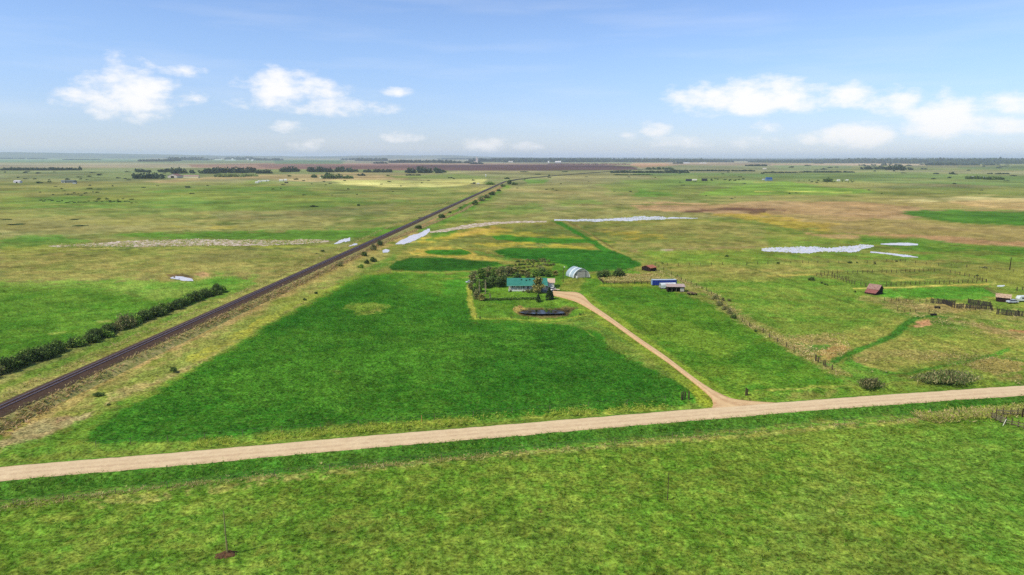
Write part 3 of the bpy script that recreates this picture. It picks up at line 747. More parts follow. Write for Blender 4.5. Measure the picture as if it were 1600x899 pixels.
mg, gnt, gb, gout = new_mat('grassland')
gb.inputs['Roughness'].default_value = 0.95
gb.inputs['Specular IOR Level'].default_value = 0.0
va = gnt.nodes.new('ShaderNodeVertexColor'); va.layer_name = 'cover'
gtc = gnt.nodes.new('ShaderNodeTexCoord')
def gnoise(scale, detail=4, rough=.6):
    n = gnt.nodes.new('ShaderNodeTexNoise'); n.inputs['Scale'].default_value = scale; n.inputs['Detail'].default_value = detail; n.inputs['Roughness'].default_value = rough
    gnt.links.new(gtc.outputs['Object'], n.inputs['Vector']); return n.outputs['Fac']
def gmap(src, a, b, c, d):
    n = gnt.nodes.new('ShaderNodeMapRange'); gnt.links.new(src, n.inputs[0])
    for i, v in enumerate((a, b, c, d)): n.inputs[i+1].default_value = v
    return n.outputs[0]
def gmul(a, b):
    n = gnt.nodes.new('ShaderNodeMath'); n.operation = 'MULTIPLY'; gnt.links.new(a, n.inputs[0]); gnt.links.new(b, n.inputs[1]); return n.outputs[0]
f1 = gmap(gnoise(1.5, 6, .72), .36, .64, .30, 1.70)
f2 = gmap(gnoise(0.16, 6, .7), .3, .7, .86, 1.14)
f3 = gmul(gmap(gnoise(0.02, 7, .7), .3, .7, .80, 1.20), gmap(gnoise(0.0035, 7, .7), .3, .7, .88, 1.12))
gmp = gnt.nodes.new('ShaderNodeMapping'); gmp.inputs['Scale'].default_value = (.22, 1.0, 1.0); gmp.inputs['Rotation'].default_value = (0, 0, R(-6))
gnt.links.new(gtc.outputs['Object'], gmp.inputs['Vector'])
gn4 = gnt.nodes.new('ShaderNodeTexNoise'); gn4.inputs['Scale'].default_value = .42; gn4.inputs['Detail'].default_value = 6; gn4.inputs['Roughness'].default_value = .7
gnt.links.new(gmp.outputs['Vector'], gn4.inputs['Vector'])
f4 = gmap(gn4.outputs['Fac'], .3, .7, .88, 1.12)
fm = gmul(gmul(gmul(f1, f2), f3), f4)
vm = gnt.nodes.new('ShaderNodeVectorMath'); vm.operation = 'SCALE'
gnt.links.new(va.outputs['Color'], vm.inputs[0]); gnt.links.new(fm, vm.inputs['Scale'])
# dry blades mixed among the green, in clumps
hs = gnt.nodes.new('ShaderNodeMix'); hs.data_type = 'RGBA'
gnt.links.new(gmap(gnoise(1.0, 6, .75), .52, .68, 0, .5), hs.inputs[0])
gnt.links.new(vm.outputs[0], hs.inputs[6])
dry = gnt.nodes.new('ShaderNodeMix'); dry.data_type = 'RGBA'; dry.blend_type = 'ADD'; dry.inputs[0].default_value = 1
gnt.links.new(vm.outputs[0], dry.inputs[6]); dry.inputs[7].default_value = (0.13, 0.11, 0.03, 1)
gnt.links.new(dry.outputs[2], hs.inputs[7])
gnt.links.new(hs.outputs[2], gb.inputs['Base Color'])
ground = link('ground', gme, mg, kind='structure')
# ------------------------------------------------------------------ gravel road, driveway
def gravel(name, c1, c2, c3, tracks=None):
    mt, nt, b, out = new_mat(name)
    b.inputs['Roughness'].default_value = 0.95; b.inputs['Specular IOR Level'].default_value = 0.1
    uv = nt.nodes.new('ShaderNodeVertexColor'); uv.layer_name = 'wear'      # red: distance from the crown, green: loose gravel
    tcn = nt.nodes.new('ShaderNodeTexCoord')
    def nz(scale, st=None):
        n = nt.nodes.new('ShaderNodeTexNoise'); n.inputs['Scale'].default_value = scale; n.inputs['Detail'].default_value = 6; n.inputs['Roughness'].default_value = .7
        nt.links.new(tcn.outputs['Object'], n.inputs['Vector']); return n.outputs['Fac']
    mx = nt.nodes.new('ShaderNodeMix'); mx.data_type = 'RGBA'
    mr = nt.nodes.new('ShaderNodeMapRange'); nt.links.new(nz(0.35), mr.inputs[0]); mr.inputs[1].default_value = .35; mr.inputs[2].default_value = .65
    nt.links.new(mr.outputs[0], mx.inputs[0]); mx.inputs[6].default_value = (*c1, 1); mx.inputs[7].default_value = (*c2, 1)
    m2 = nt.nodes.new('ShaderNodeMix'); m2.data_type = 'RGBA'
    sp = nt.nodes.new('ShaderNodeSeparateColor'); nt.links.new(uv.outputs['Color'], sp.inputs[0])
    mm = nt.nodes.new('ShaderNodeMath'); mm.operation = 'MULTIPLY'; nt.links.new(sp.outputs[1], mm.inputs[0])
    mr2 = nt.nodes.new('ShaderNodeMapRange'); nt.links.new(nz(1.1), mr2.inputs[0]); mr2.inputs[1].default_value = .3; mr2.inputs[2].default_value = .6
    nt.links.new(mr2.outputs[0], mm.inputs[1])
    nt.links.new(mm.outputs[0], m2.inputs[0]); nt.links.new(mx.outputs[2], m2.inputs[6]); m2.inputs[7].default_value = (*c3, 1)
    fn = nt.nodes.new('ShaderNodeMapRange'); nt.links.new(nz(3.0), fn.inputs[0]); fn.inputs[1].default_value = .3; fn.inputs[2].default_value = .7; fn.inputs[3].default_value = .86; fn.inputs[4].default_value = 1.12
    vs = nt.nodes.new('ShaderNodeVectorMath'); vs.operation = 'SCALE'; nt.links.new(m2.outputs[2], vs.inputs[0]); nt.links.new(fn.outputs[0], vs.inputs['Scale'])
    nt.links.new(vs.outputs[0], b.inputs['Base Color'])
    return mt
m_road = gravel('road_gravel', paint(232,207,168), paint(218,191,153), paint(192,160,130))
m_drive = gravel('driveway_gravel', paint(228,196,150), paint(214,178,134), paint(182,140,104))

def ribbon(name, centre, offs, zs, wear, mat, ragged=0.0, **props):
    """a strip with a cross section; offs across, zs heights, wear green channel per column"""
    n = len(centre); vs = []; cs = []
    for i, p in enumerate(centre):
        a = centre[max(i-1, 0)]; b = centre[min(i+1, n-1)]
        d = Vector((b[0]-a[0], b[1]-a[1], 0)).normalized(); s = Vector((d.y, -d.x, 0))
        for j, (o, z) in enumerate(zip(offs, zs)):
            oo = o
            if ragged and j in (1, 2, len(offs)-2, len(offs)-3):
                oo += ragged * (vnoise(np.array([p[0]*1.0]), np.array([p[1] + (50 if j > 2 else 0)]), 2.2, 60)[0] - .5) * 2 + ragged * (vnoise(np.array([p[0]*1.0]), np.array([p[1]+(50 if j > 2 else 0)]), 0.9, 61)[0] - .5)
            vs.append((p[0] + s.x*oo, p[1] + s.y*oo, z)); cs.append((abs(o)/4, wear[j], 0))
    k = len(offs)
    ii = np.arange(n*k).reshape(n, k)
    f = np.stack([ii[:-1, :-1], ii[:-1, 1:], ii[1:, 1:], ii[1:, :-1]], -1).reshape(-1, 4)
    return link(name, mesh_np(name, vs, f, True, np.array(cs), 'wear'), mat, **props)
def resample(pts, step):
    out = [Vector(pts[0])]
    for a, b in zip(pts[:-1], pts[1:]):
        a = Vector(a); b = Vector(b); m = max(1, int(round((b-a).length / step)))
        for k in range(1, m+1): out.append(a.lerp(b, k/m))
    return out
hw = road_w / 2
ribbon('gravel_road', resample(road_c, 0.7), [-hw-1.6, -hw, -hw+.35, -hw*.62, -hw*.28, hw*.1, hw*.34, hw*.66, hw-.3, hw, hw+1.6],
       [-.6, ROAD_Z-.10, ROAD_Z-.05, ROAD_Z, ROAD_Z+.03, ROAD_Z+.04, ROAD_Z+.03, ROAD_Z, ROAD_Z-.05, ROAD_Z-.10, -.6],
       [1, .9, .3, 0, .45, .1, .75, .1, .35, .8, 1], m_road, ragged=.16, kind='structure')
# driveway
def cr(pts, n=8):
    out = []
    for i in range(len(pts) - 1):
        p0 = pts[max(i-1, 0)]; p1 = pts[i]; p2 = pts[i+1]; p3 = pts[min(i+2, len(pts)-1)]
        for k in range(n):
            t = k / n
            out.append(0.5 * ((2*p1) + (-p0 + p2)*t + (2*p0 - 5*p1 + 4*p2 - p3)*t*t + (-p0 + 3*p1 - 3*p2 + p3)*t**3))
    out.append(pts[-1]); return out
A = cr([at(x, y, DRIVE_Z) for x, y in drive_L]); B = cr([at(x, y, DRIVE_Z) for x, y in drive_R])
vs = []; cs = []; n = len(A)
for i, (a, b) in enumerate(zip(A, B)):
    rise = sstep(n - 26, n - 1, i) * (ROAD_Z - 0.09 - DRIVE_Z)
    w = (b - a).normalized()
    ra_ = .18 * (vnoise(np.array([a.x]), np.array([a.y]), 1.6, 70)[0] - .5); rb_ = .18 * (vnoise(np.array([b.x]), np.array([b.y]), 1.6, 71)[0] - .5)
    for t, z, g in ((-1.1, -.35, 1), (0, 0, .8), (.1, .03, .25), (.3, .05, 0), (.48, .07, .8), (.7, .05, 0), (.9, .03, .25), (1.0, 0, .8), (1.0001, -.35, 1)):
        if t == -1.1: p = a - w * 1.0
        elif t > 1: p = b + w * 1.0
        else: p = a.lerp(b, t)
        if t in (0,): p = p - w * ra_
        if t == 1.0: p = p + w * rb_
        vs.append((p.x, p.y, DRIVE_Z + rise + z)); cs.append((0, g, 0))
k = 9; ii = np.arange(n*k).reshape(n, k)
f = np.stack([ii[:-1, :-1], ii[:-1, 1:], ii[1:, 1:], ii[1:, :-1]], -1).reshape(-1, 4)
link('driveway', mesh_np('driveway', vs, f, True, np.array(cs), 'wear'), m_drive, kind='structure')

# ------------------------------------------------------------------ railway
m_ballast = rough_mat('ballast', paint(94,74,60), paint(62,47,38), 1.3, .95, 8, .1, lo=.3, hi=.7)
m_shoulder = rough_mat('cinder_shoulder', paint(74,58,52), paint(96,84,58), .6, .95, 8, .1)
m_bank = rough_mat('bank_grass', paint(188,172,116), paint(122,132,62), .7, .95, 8, .05)
m_rail = rough_mat('rail_steel', paint(200,170,164), paint(172,142,136), 2, .4, 3, .5, .5)
m_sleeper = rough_mat('creosoted_timber', paint(72,50,46), paint(48,34,34), 3, .9, 5, .1)
def line_strip(name, pts, offs, zs, mat, **pr):
    return ribbon(name, resample(pts, 6.0), offs, zs, [0]*len(offs), mat, 0.0, **pr)
track = [Vector((p[0], p[1], 0)) for p in RAIL]
wl = (at(0, 636.5, 2.2) - at(0, 628.5, 2.2)); up_off = abs(wl.dot(rail_n)); dn_off = abs((at(0, 650.5, 1.9) - at(0, 636.5, 2.2)).dot(rail_n))
bank = empty('railway', (0, 0, 0), 0, 'single railway track on dark ballast running diagonally past the hay field', 'railway')
line_strip('embankment', track, [-up_off-4.6, -up_off-1.6, -up_off-.3, 0, dn_off+.3, dn_off+4.2], [-.4, 1.1, 1.75, 1.8, 1.7, -.4], m_bank, parent=bank)
line_strip('shoulder', track, [-up_off-1.9, -up_off-.7, -up_off+.1, dn_off*.8, dn_off+.2, dn_off+1.0], [.6, 1.72, 1.86, 1.87, 1.84, 1.2], m_shoulder, parent=bank)
line_strip('ballast', track, [-up_off+.1, -2.0, -1.5, 1.5, 2.1, dn_off*.75, dn_off], [1.80, 1.98, 2.08, 2.08, 1.98, 1.95, 1.82], m_ballast, parent=bank)
for s in (-1, 1):
    o = s * 0.755
    line_strip('rail', track, [o-.09, o-.05, o-.05, o+.05, o+.05, o+.09], [2.14, 2.16, 2.30, 2.30, 2.16, 2.14], m_rail, parent=bank)
# sleepers: thousands, too small to pick apart
tl = (track[-1] - track[0]).length; nsl = int(tl / 0.62)
cx = np.arange(nsl) * 0.62
base = np.array(track[0][:2])[None, :] + cx[:, None] * np.array(rd_[:2])[None, :]
vs = []; d2 = np.array(rd_[:2]); n2_ = np.array(rail_n[:2])
corn = [(-1.3, -.11), (1.3, -.11), (1.3, .11), (-1.3, .11)]
V8 = []
for zz in (1.99, 2.135):
    for a_, b_ in corn:
        jit = (rng.random((nsl, 1)) - .5) * .12
        V8.append(np.concatenate([base + (a_ + jit) * n2_[None, :] + b_ * d2[None, :], np.full((nsl, 1), zz)], 1))
V8 = np.stack(V8, 1).reshape(-1, 3)
fb = np.array([(4,5,6,7),(0,1,5,4),(1,2,6,5),(2,3,7,6),(3,0,4,7)])
F8 = (np.arange(nsl)[:, None, None] * 8 + fb[None]).reshape(-1, 4)
link('sleepers', mesh_np('sleepers', V8, F8), m_sleeper, bank, kind='stuff')
# the line swings right far away, on a low dark bank
farb = [Vector((p.x, p.y, 0)) for p in RAILFAR]
fz = ribbon('railway_bank', resample(farb, 15), [-6, -2.4, -1.8, 1.8, 2.4, 6], [-1.5, 2.0, 2.3, 2.3, 2.0, -1.5], [0]*6, rough_mat('far_bank', paint(96,92,66), paint(60,58,44), .02, .95), kind='structure')
fz.data.vertices.foreach_get('co', buf := np.zeros(len(fz.data.vertices)*3, np.float32))
buf = buf.reshape(-1, 3); buf[:, 2] += ground_z(buf[:, 0], buf[:, 1])[0]; fz.data.vertices.foreach_set('co', buf.ravel()); fz.data.update()

# ------------------------------------------------------------------ standing water
def water_mat(name, mud, cover, wscale=1.2, tint=(0.16, 0.16, 0.19), lo=.4, hi=.6, rough=.12, mudc2=None):
    mt, nt, b, out = new_mat(name)
    b.inputs['Base Color'].default_value = (*tint, 1); b.inputs['Roughness'].default_value = rough
    b.inputs['IOR'].default_value = 1.4; b.inputs['Specular IOR Level'].default_value = .8
    tcn = nt.nodes.new('ShaderNodeTexCoord')
    n = nt.nodes.new('ShaderNodeTexNoise'); n.inputs['Scale'].default_value = wscale; n.inputs['Detail'].default_value = 7; n.inputs['Roughness'].default_value = .7
    nt.links.new(tcn.outputs['Object'], n.inputs['Vector'])
    mr = nt.nodes.new('ShaderNodeMapRange'); nt.links.new(n.outputs['Fac'], mr.inputs[0]); mr.inputs[1].default_value = lo; mr.inputs[2].default_value = hi
    mr.inputs[3].default_value = 0; mr.inputs[4].default_value = cover
    d = nt.nodes.new('ShaderNodeBsdfDiffuse')
    rp = nt.nodes.new('ShaderNodeMix'); rp.data_type = 'RGBA'
    n2 = nt.nodes.new('ShaderNodeTexNoise'); n2.inputs['Scale'].default_value = wscale * 2.3; n2.inputs['Detail'].default_value = 4
    nt.links.new(tcn.outputs['Object'], n2.inputs['Vector'])
    m3 = nt.nodes.new('ShaderNodeMapRange'); nt.links.new(n2.outputs['Fac'], m3.inputs[0]); m3.inputs[1].default_value = .4; m3.inputs[2].default_value = .6
    nt.links.new(m3.outputs[0], rp.inputs[0]); rp.inputs[6].default_value = (*mud, 1); rp.inputs[7].default_value = (*(mudc2 or mud), 1)
    nt.links.new(rp.outputs[2], d.inputs['Color'])
    bp = nt.nodes.new('ShaderNodeBump'); bp.inputs['Strength'].default_value = .12; bp.inputs['Distance'].default_value = .05
    n4 = nt.nodes.new('ShaderNodeTexNoise'); n4.inputs['Scale'].default_value = 3.0; nt.links.new(tcn.outputs['Object'], n4.inputs['Vector'])
    nt.links.new(n4.outputs['Fac'], bp.inputs['Height']); nt.links.new(bp.outputs['Normal'], b.inputs['Normal'])
    ms = nt.nodes.new('ShaderNodeMixShader'); nt.links.new(mr.outputs[0], ms.inputs[0]); nt.links.new(b.outputs[0], ms.inputs[1]); nt.links.new(d.outputs[0], ms.inputs[2])
    nt.links.new(ms.outputs[0], out.inputs['Surface'])
    return mt
m_alk = water_mat('alkali_water', paint(242,237,238), .75, .25, (0.5,0.5,0.54), .32, .6, .25, paint(214,204,208))
m_flat = water_mat('alkali_flat', paint(220,204,196), 1.0, .12, (0.4,0.4,0.42), .2, .35, .4, paint(156,138,104))
m_pond = water_mat('pond_water', paint(60,54,40), .85, .22, (0.05,0.045,0.034), .38, .56, .12)

def sheet(name, outline, mat, z=0.03, rag=0.35, n=7, **pr):
    """water sheet with a ragged shore: the outline is subdivided and jittered"""
    P0 = [at(x, y, z) for x, y in outline]; out = []
    for i, a in enumerate(P0):
        b = P0[(i+1) % len(P0)]
        Lw = (b - a).length
        nrm = Vector((b.y-a.y, a.x-b.x, 0)).normalized()
        for k in range(n):
            t = k / n; p = a.lerp(b, t)
            j = (random.random() - .5) * rag * min(Lw, 60) / 3
            out.append(p + nrm * j)
    bm_ = MB(); bm_.add(out, [list(range(len(out)))])
    me = bm_.mesh(name)
    import bmesh
    b_ = bmesh.new(); b_.from_mesh(me); bmesh.ops.triangulate(b_, faces=b_.faces[:], ngon_method='EAR_CLIP')
    bmesh.ops.recalc_face_normals(b_, faces=b_.faces[:])
    for f_ in b_.faces:
        if f_.normal.z < 0: f_.normal_flip()
    b_.to_mesh(me); b_.free()
    return link(name, me, mat, **pr)
def strip_sheet(name, line, mat, z=0.03, rag=.6, **pr):
    """narrow watercourse: list of (px, y_top, y_bottom)"""
    top = []; bot = []
    for i in range(len(line) - 1):
        (x0, t0, b0), (x1, t1, b1) = line[i], line[i+1]
        m = max(4, int(abs(x1 - x0) / 1.6))
        for k in range(m):
            t = k / m; w = (b0*(1-t)+b1*t) - (t0*(1-t)+t1*t)
            q = at(x0+(x1-x0)*t, t0); jj = 1.2 * rag * (float(vnoise(np.array([q.x]), np.array([q.y]), 9, 80)[0]) - .5) + .5 * rag * (random.random() - .5); j2 = 1.2 * rag * (float(vnoise(np.array([q.x]), np.array([q.y]), 11, 81)[0]) - .5) + .5 * rag * (random.random() - .5)
            top.append(at(x0+(x1-x0)*t, t0*(1-t)+t1*t + jj*w, z)); bot.append(at(x0+(x1-x0)*t, b0*(1-t)+b1*t + j2*w, z))
    n = len(top); vs = top + bot
    f = [(i, n+i, n+i+1, i+1) for i in range(n-1)]
    bm_ = MB(); bm_.add(vs, f); me = bm_.mesh(name)
    return link(name, me, mat, **pr)
strip_sheet('shallow_water', [(618,381,382),(630,374.5,381.5),(640,369,378.5),(650,365.5,375.5),(660,361,370),(668,358,365),(673,358,360)], m_alk, .03, .25, kind='structure')
sheet('shallow_water', [(597,392),(603,389),(609,391),(606,394.5),(599,395)], m_alk, .03, .3, 4, kind='structure')
strip_sheet('creek_water', [(672,361.8,363.8),(700,357.2,361.8),(725,351.6,358),(745,348.8,354),(780,346.7,350.5),(820,345.4,348.2),(856,345,347.2)], m_flat, .04, .35, kind='structure')
strip_sheet('creek_water', [(866,343,345),(900,343,345.6),(940,342.4,346),(960,341.4,345.6),(975,339.5,345),(1010,338.4,343.2),(1037,338.8,343),(1040,340,342.5),(1065,340,342),(1092,340.6,341.6)], m_alk, .04, .45, kind='structure')
strip_sheet('alkali_flat_water', [(76,384.4,385),(92,382.5,386.5),(110,382.5,385),(150,379.5,385),(200,376.5,385.5),(260,375,385),(330,374.5,384.5),(400,375,384),(460,375,382),(500,374.5,380),(516,376,377.5)], m_flat, .05, .3, kind='structure')
strip_sheet('shallow_water', [(522,381,382),(530,376,381),(540,372.5,378),(549,370.5,375)], m_alk, .05, .4, kind='structure')
strip_sheet('shallow_water', [(545,384,385.5),(553,380.5,384),(560,381,383)], m_alk, .05, .4, kind='structure')
strip_sheet('shallow_water', [(1190,389,393),(1220,387.5,394.5),(1260,385.6,395),(1290,385.5,394.5),(1305,388,394),(1325,385.5,393.5),(1345,384,391),(1367,383.8,386)], m_alk, .04, .45, kind='structure')
strip_sheet('shallow_water', [(1376,381,382),(1392,380,383),(1420,379.6,383.6),(1436,381.2,383.4)], m_alk, .04, .2, kind='structure')
strip_sheet('shallow_water', [(1360,393,395),(1390,395,398),(1415,398.4,401.6),(1436,401.8,403)], m_alk, .04, .4, kind='structure')
sheet('slough_water', [(265,434.5),(275,431.5),(288,432.5),(300,436),(302,439.5),(288,438.8),(272,436)], m_alk, .05, .4, 4, kind='structure')
sheet('pond', [(811,488),(822,485.6),(845,484.6),(872,484.8),(882,487),(882,489.6),(868,490.4),(838,490.8),(820,489.8)], m_pond, -.35, .12, 4, kind='structure')
# ------------------------------------------------------------------ trees and shrubs
def leaf_mat(name, k=1.0, transl=0.25):
    mt, nt, b, out = new_mat(name)
    v = nt.nodes.new('ShaderNodeVertexColor'); v.layer_name = 'leaf'
    oi = nt.nodes.new('ShaderNodeObjectInfo')
    mr = nt.nodes.new('ShaderNodeMapRange'); nt.links.new(oi.outputs['Random'], mr.inputs[0]); mr.inputs[3].default_value = .8 * k; mr.inputs[4].default_value = 1.2 * k
    vs = nt.nodes.new('ShaderNodeVectorMath'); vs.operation = 'SCALE'; nt.links.new(v.outputs['Color'], vs.inputs[0]); nt.links.new(mr.outputs[0], vs.inputs['Scale'])
    nt.links.new(vs.outputs[0], b.inputs['Base Color'])
    b.inputs['Roughness'].default_value = .8; b.inputs['Specular IOR Level'].default_value = .1
    tr = nt.nodes.new('ShaderNodeBsdfTranslucent'); nt.links.new(vs.outputs[0], tr.inputs['Color'])
    ms = nt.nodes.new('ShaderNodeMixShader'); ms.inputs[0].default_value = transl
    nt.links.new(b.outputs[0], ms.inputs[1]); nt.links.new(tr.outputs[0], ms.inputs[2]); nt.links.new(ms.outputs[0], out.inputs['Surface'])
    return mt
m_leaf = leaf_mat('foliage')
m_bark = rough_mat('bark', paint(112,100,84), paint(70,60,50), 2, .9)
m_pale_bark = rough_mat('pale_bark', paint(176,164,134), paint(128,118,92), 2, .9)

def leaves(n, lobes, size, tones, up=0.0, shell=.55, thin=1.0, rg=None):
    """n leaf clumps spread through overlapping lobes; returns verts, faces, colours"""
    g = rg or rng
    vol = np.array([l[1][0] * l[1][1] * l[1][2] for l in lobes]) ** (2/3)
    pick = g.choice(len(lobes), n, p=vol / vol.sum())
    c0 = np.array([l[0] for l in lobes], float)[pick]; rr = np.array([l[1] for l in lobes], float)[pick]
    d = g.normal(size=(n, 3)); d /= np.linalg.norm(d, axis=1)[:, None]
    rad = (shell + (1 - shell) * g.random((n, 1)) ** .7) * (0.72 + 0.55 * g.random((n, 1)))
    c = c0 + d * rad * rr
    c[:, 2] = np.maximum(c[:, 2], .15 * size)
    t = np.array(tones, float)
    base = t[g.integers(0, len(t), n)]
    lobe_t = .82 + .36 * g.random(len(lobes))
    colr = base * (lobe_t[pick] * (.75 + .5 * g.random(n)))[:, None]
    a = g.normal(size=(n, 3)); a[:, 2] += up; a /= np.linalg.norm(a, axis=1)[:, None]
    b = np.cross(a, g.normal(size=(n, 3))); b /= np.linalg.norm(b, axis=1)[:, None]
    s = size * (.55 + .9 * g.random((n, 1)))
    A = a * s * .6; B = b * s * .45 * thin
    bend = np.cross(a, b) * s * .15
    V = np.stack([c - A, c + B - bend, c + A, c - B + bend * .5], 1).reshape(-1, 3)
    F = np.arange(n * 4).reshape(n, 4)
    return V, F, np.repeat(colr, 4, 0)

def T(*c): return [lin(x) / EXPO_P * 2.05 for x in c]
TONE = {
 'dark':  T((76,98,50), (62,86,42), (98,116,60), (50,68,34)),
 'green': T((84,116,46), (104,134,54), (66,96,38), (124,146,70)),
 'olive': T((128,128,70), (104,110,58), (150,146,88), (84,92,48)),
 'grey':  T((118,118,78), (96,98,62), (144,138,98), (80,92,52), (92,114,56)),
 'straw': T((188,170,108), (160,146,90), (206,190,126)),
 'spruce':T((44,66,38), (54,78,44), (34,54,32), (70,88,50)),
 'far':   T((50,68,52), (42,58,46), (62,78,56)),
 'pale':  T((120,140,84), (104,124,72), (140,152,100)),
 'russet':T((140,100,84), (112,78,66), (96,72,60)),
}
def lobes_shrub(w, h, n, rg):
    out = []
    for i in range(n):
        a = rg.random() * 6.28; r = rg.random() ** .6 * w * .3
        hh = h * (.55 + .4 * rg.random()) * (1 - .35 * (r / (w * .3 + .01)))
        out.append(((r * math.cos(a), r * math.sin(a) * .9, hh * .5), (w * (.16 + .12 * rg.random()), w * (.16 + .12 * rg.random()), hh * .55)))
    return out
def shrub_mesh(name, w, h, n, tone, size, nl=9, seed=0, up=.6, thin=.7, shell=.4):
    rg = np.random.default_rng(seed)
    V, F, Cc = leaves(n, lobes_shrub(w, h, nl, rg), size, TONE[tone] if isinstance(tone, str) else tone, up, shell, thin, rg)
    me = mesh_np(name, V, F, False, Cc, 'leaf'); me.materials.append(m_leaf); return me
def stems_mesh(name, w, h, n, seed, mat=None, r=.05):
    rg = random.Random(seed); b = MB()
    for i in range(n):
        a = rg.random() * 6.28; k = rg.random()
        p = Vector((math.cos(a) * w * .08 * k, math.sin(a) * w * .08 * k, -.15)); q = Vector((math.cos(a) * w * .3 * k, math.sin(a) * w * .3 * k, h * (.6 + .3 * rg.random())))
        b.tube([p, p.lerp(q, .5) + Vector((0, 0, h * .08)), q], [r, r * .7, r * .25], 4)
    me = b.mesh(name); me.materials.append(mat or m_bark); return me
def tree_mesh(w, h, n, tone, size, seed, nl=12, base=.25, up=.2, thin=.8):
    rg = np.random.default_rng(seed); lob = []
    for i in range(nl):
        z = h * (base + (1 - base) * (i + .5) / nl * .92); k = math.sin(min(1, (z / h - base) / (1 - base) * .85 + .15) * math.pi)
        a = rg.random() * 6.28; r = w * .26 * k * (.4 + .7 * rg.random())
        lob.append(((r * math.cos(a), r * math.sin(a), z), (w * (.16 + .14 * k), w * (.16 + .14 * k), h * (.09 + .06 * rg.random()))))
    V, F, Cc = leaves(n, lob, size, TONE[tone], up, .45, thin, rg)
    me = mesh_np('crown', V, F, False, Cc, 'leaf'); me.materials.append(m_leaf)
    b = MB(); top = Vector((rg.normal() * .2, rg.normal() * .2, h * .8))
    r0_ = h * .022 + .04
    b.tube([(0, 0, -.2), (top.x * .3, top.y * .2, h * .3), (top.x, top.y, h * .8)], [r0_, r0_ * .7, r0_ * .2], 6)
    for l in lob[::2]:
        c = Vector(l[0]); s0 = Vector((top.x * .3, top.y * .3, c.z * .55))
        b.tube([s0, s0.lerp(c, .6) + Vector((0, 0, .1)), c], [r0_ * .5, r0_ * .3, r0_ * .1], 4)
    tm = b.mesh('trunk'); tm.materials.append(m_bark)
    return me, tm
def spruce_mesh(w, h, seed, n=1500):
    rg = np.random.default_rng(seed); V = []; F = []; Cc = []
    k = rg.random(n) ** .75; z = h * (.06 + .94 * k)
    tier = .82 + .25 * np.abs(((k * 11) % 1) - .5)
    rad = (w / 2) * (1 - k) ** .85 * tier * (.35 + .65 * rg.random(n) ** .5)
    a = rg.random(n) * 6.283
    c = np.stack([rad * np.cos(a), rad * np.sin(a), z - rad * .22], 1)
    out = np.stack([np.cos(a), np.sin(a), -.35 + rg.normal(size=n) * .2], 1); sd_ = np.stack([-np.sin(a), np.cos(a), rg.normal(size=n) * .3], 1)
    s = (w * .11) * (.6 + .8 * rg.random((n, 1)))
    t = np.array(TONE['spruce']); colr = t[rg.integers(0, len(t), n)] * (.8 + .4 * rg.random(n))[:, None]
    V = np.stack([c - out * s * .7, c + sd_ * s * .4, c + out * s * .9, c - sd_ * s * .4], 1).reshape(-1, 3)
    me = mesh_np('branches', V, np.arange(n * 4).reshape(n, 4), False, np.repeat(colr, 4, 0), 'leaf'); me.materials.append(m_leaf)
    b = MB(); b.tube([(0, 0, -.2), (0, 0, h * .5), (0, 0, h * .97)], [w * .035, w * .022, .02], 6); tm = b.mesh('trunk'); tm.materials.append(m_bark)
    return me, tm

def plant(name, label, cat, px, py, w, h, fol, stem, group=None, rz=None, fname='foliage', sname='stem', base=(1, 1), xyz=None, parts=True):
    """a tree or shrub standing at a surveyed point, w and h in metres; meshes are unit-built for base=(w0,h0)"""
    p = xyz if xyz is not None else surf(px, py)
    z = p.z if xyz is not None else p.z - .05
    t = empty(name, (p.x, p.y, z), random.random() * 6.28 if rz is None else rz, label, cat, group)
    t.scale = (w / base[0], w / base[0], h / base[1])
    link(fname, fol, None, t)
    if stem is not None: link(sname, stem, None, t)
    return t

# shared shapes ------------------------------------------------
SH_G = [(shrub_mesh('foliage', 5, 4, 1500, 'dark', .38, 9, 101 + i), stems_mesh('stem', 5, 4, 7, i)) for i in range(4)]
SH_L = [(shrub_mesh('foliage', 5, 4, 1500, 'green', .38, 9, 121 + i), stems_mesh('stem', 5, 4, 7, 10 + i)) for i in range(2)]
SH_Y = [(shrub_mesh('foliage', 5, 4, 1400, 'grey', .4, 9, 141 + i, 1.2, .4), stems_mesh('stem', 5, 4, 14, 20 + i)) for i in range(3)]
SH_O = [(shrub_mesh('foliage', 5, 4, 800, 'olive', .55, 9, 151 + i), stems_mesh('stem', 5, 4, 7, 30 + i)) for i in range(2)]
LOW = [shrub_mesh('far_foliage', 5, 4, 90, 'far', 1.5, 5, 161 + i, .3, .9) for i in range(4)]
LOWG = [shrub_mesh('far_foliage', 5, 4, 90, 'dark', 1.5, 5, 171 + i, .3, .9) for i in range(3)]
TR = [tree_mesh(6, 9, 1500, 'olive', .6, 181, 14, .1), tree_mesh(6, 9, 1400, 'dark', .6, 182, 14, .04), tree_mesh(6, 8, 1500, 'grey', .6, 183, 14, .02, 1.0, .45), tree_mesh(6, 8, 1500, 'grey', .6, 184, 14, .02, 1.0, .45)]

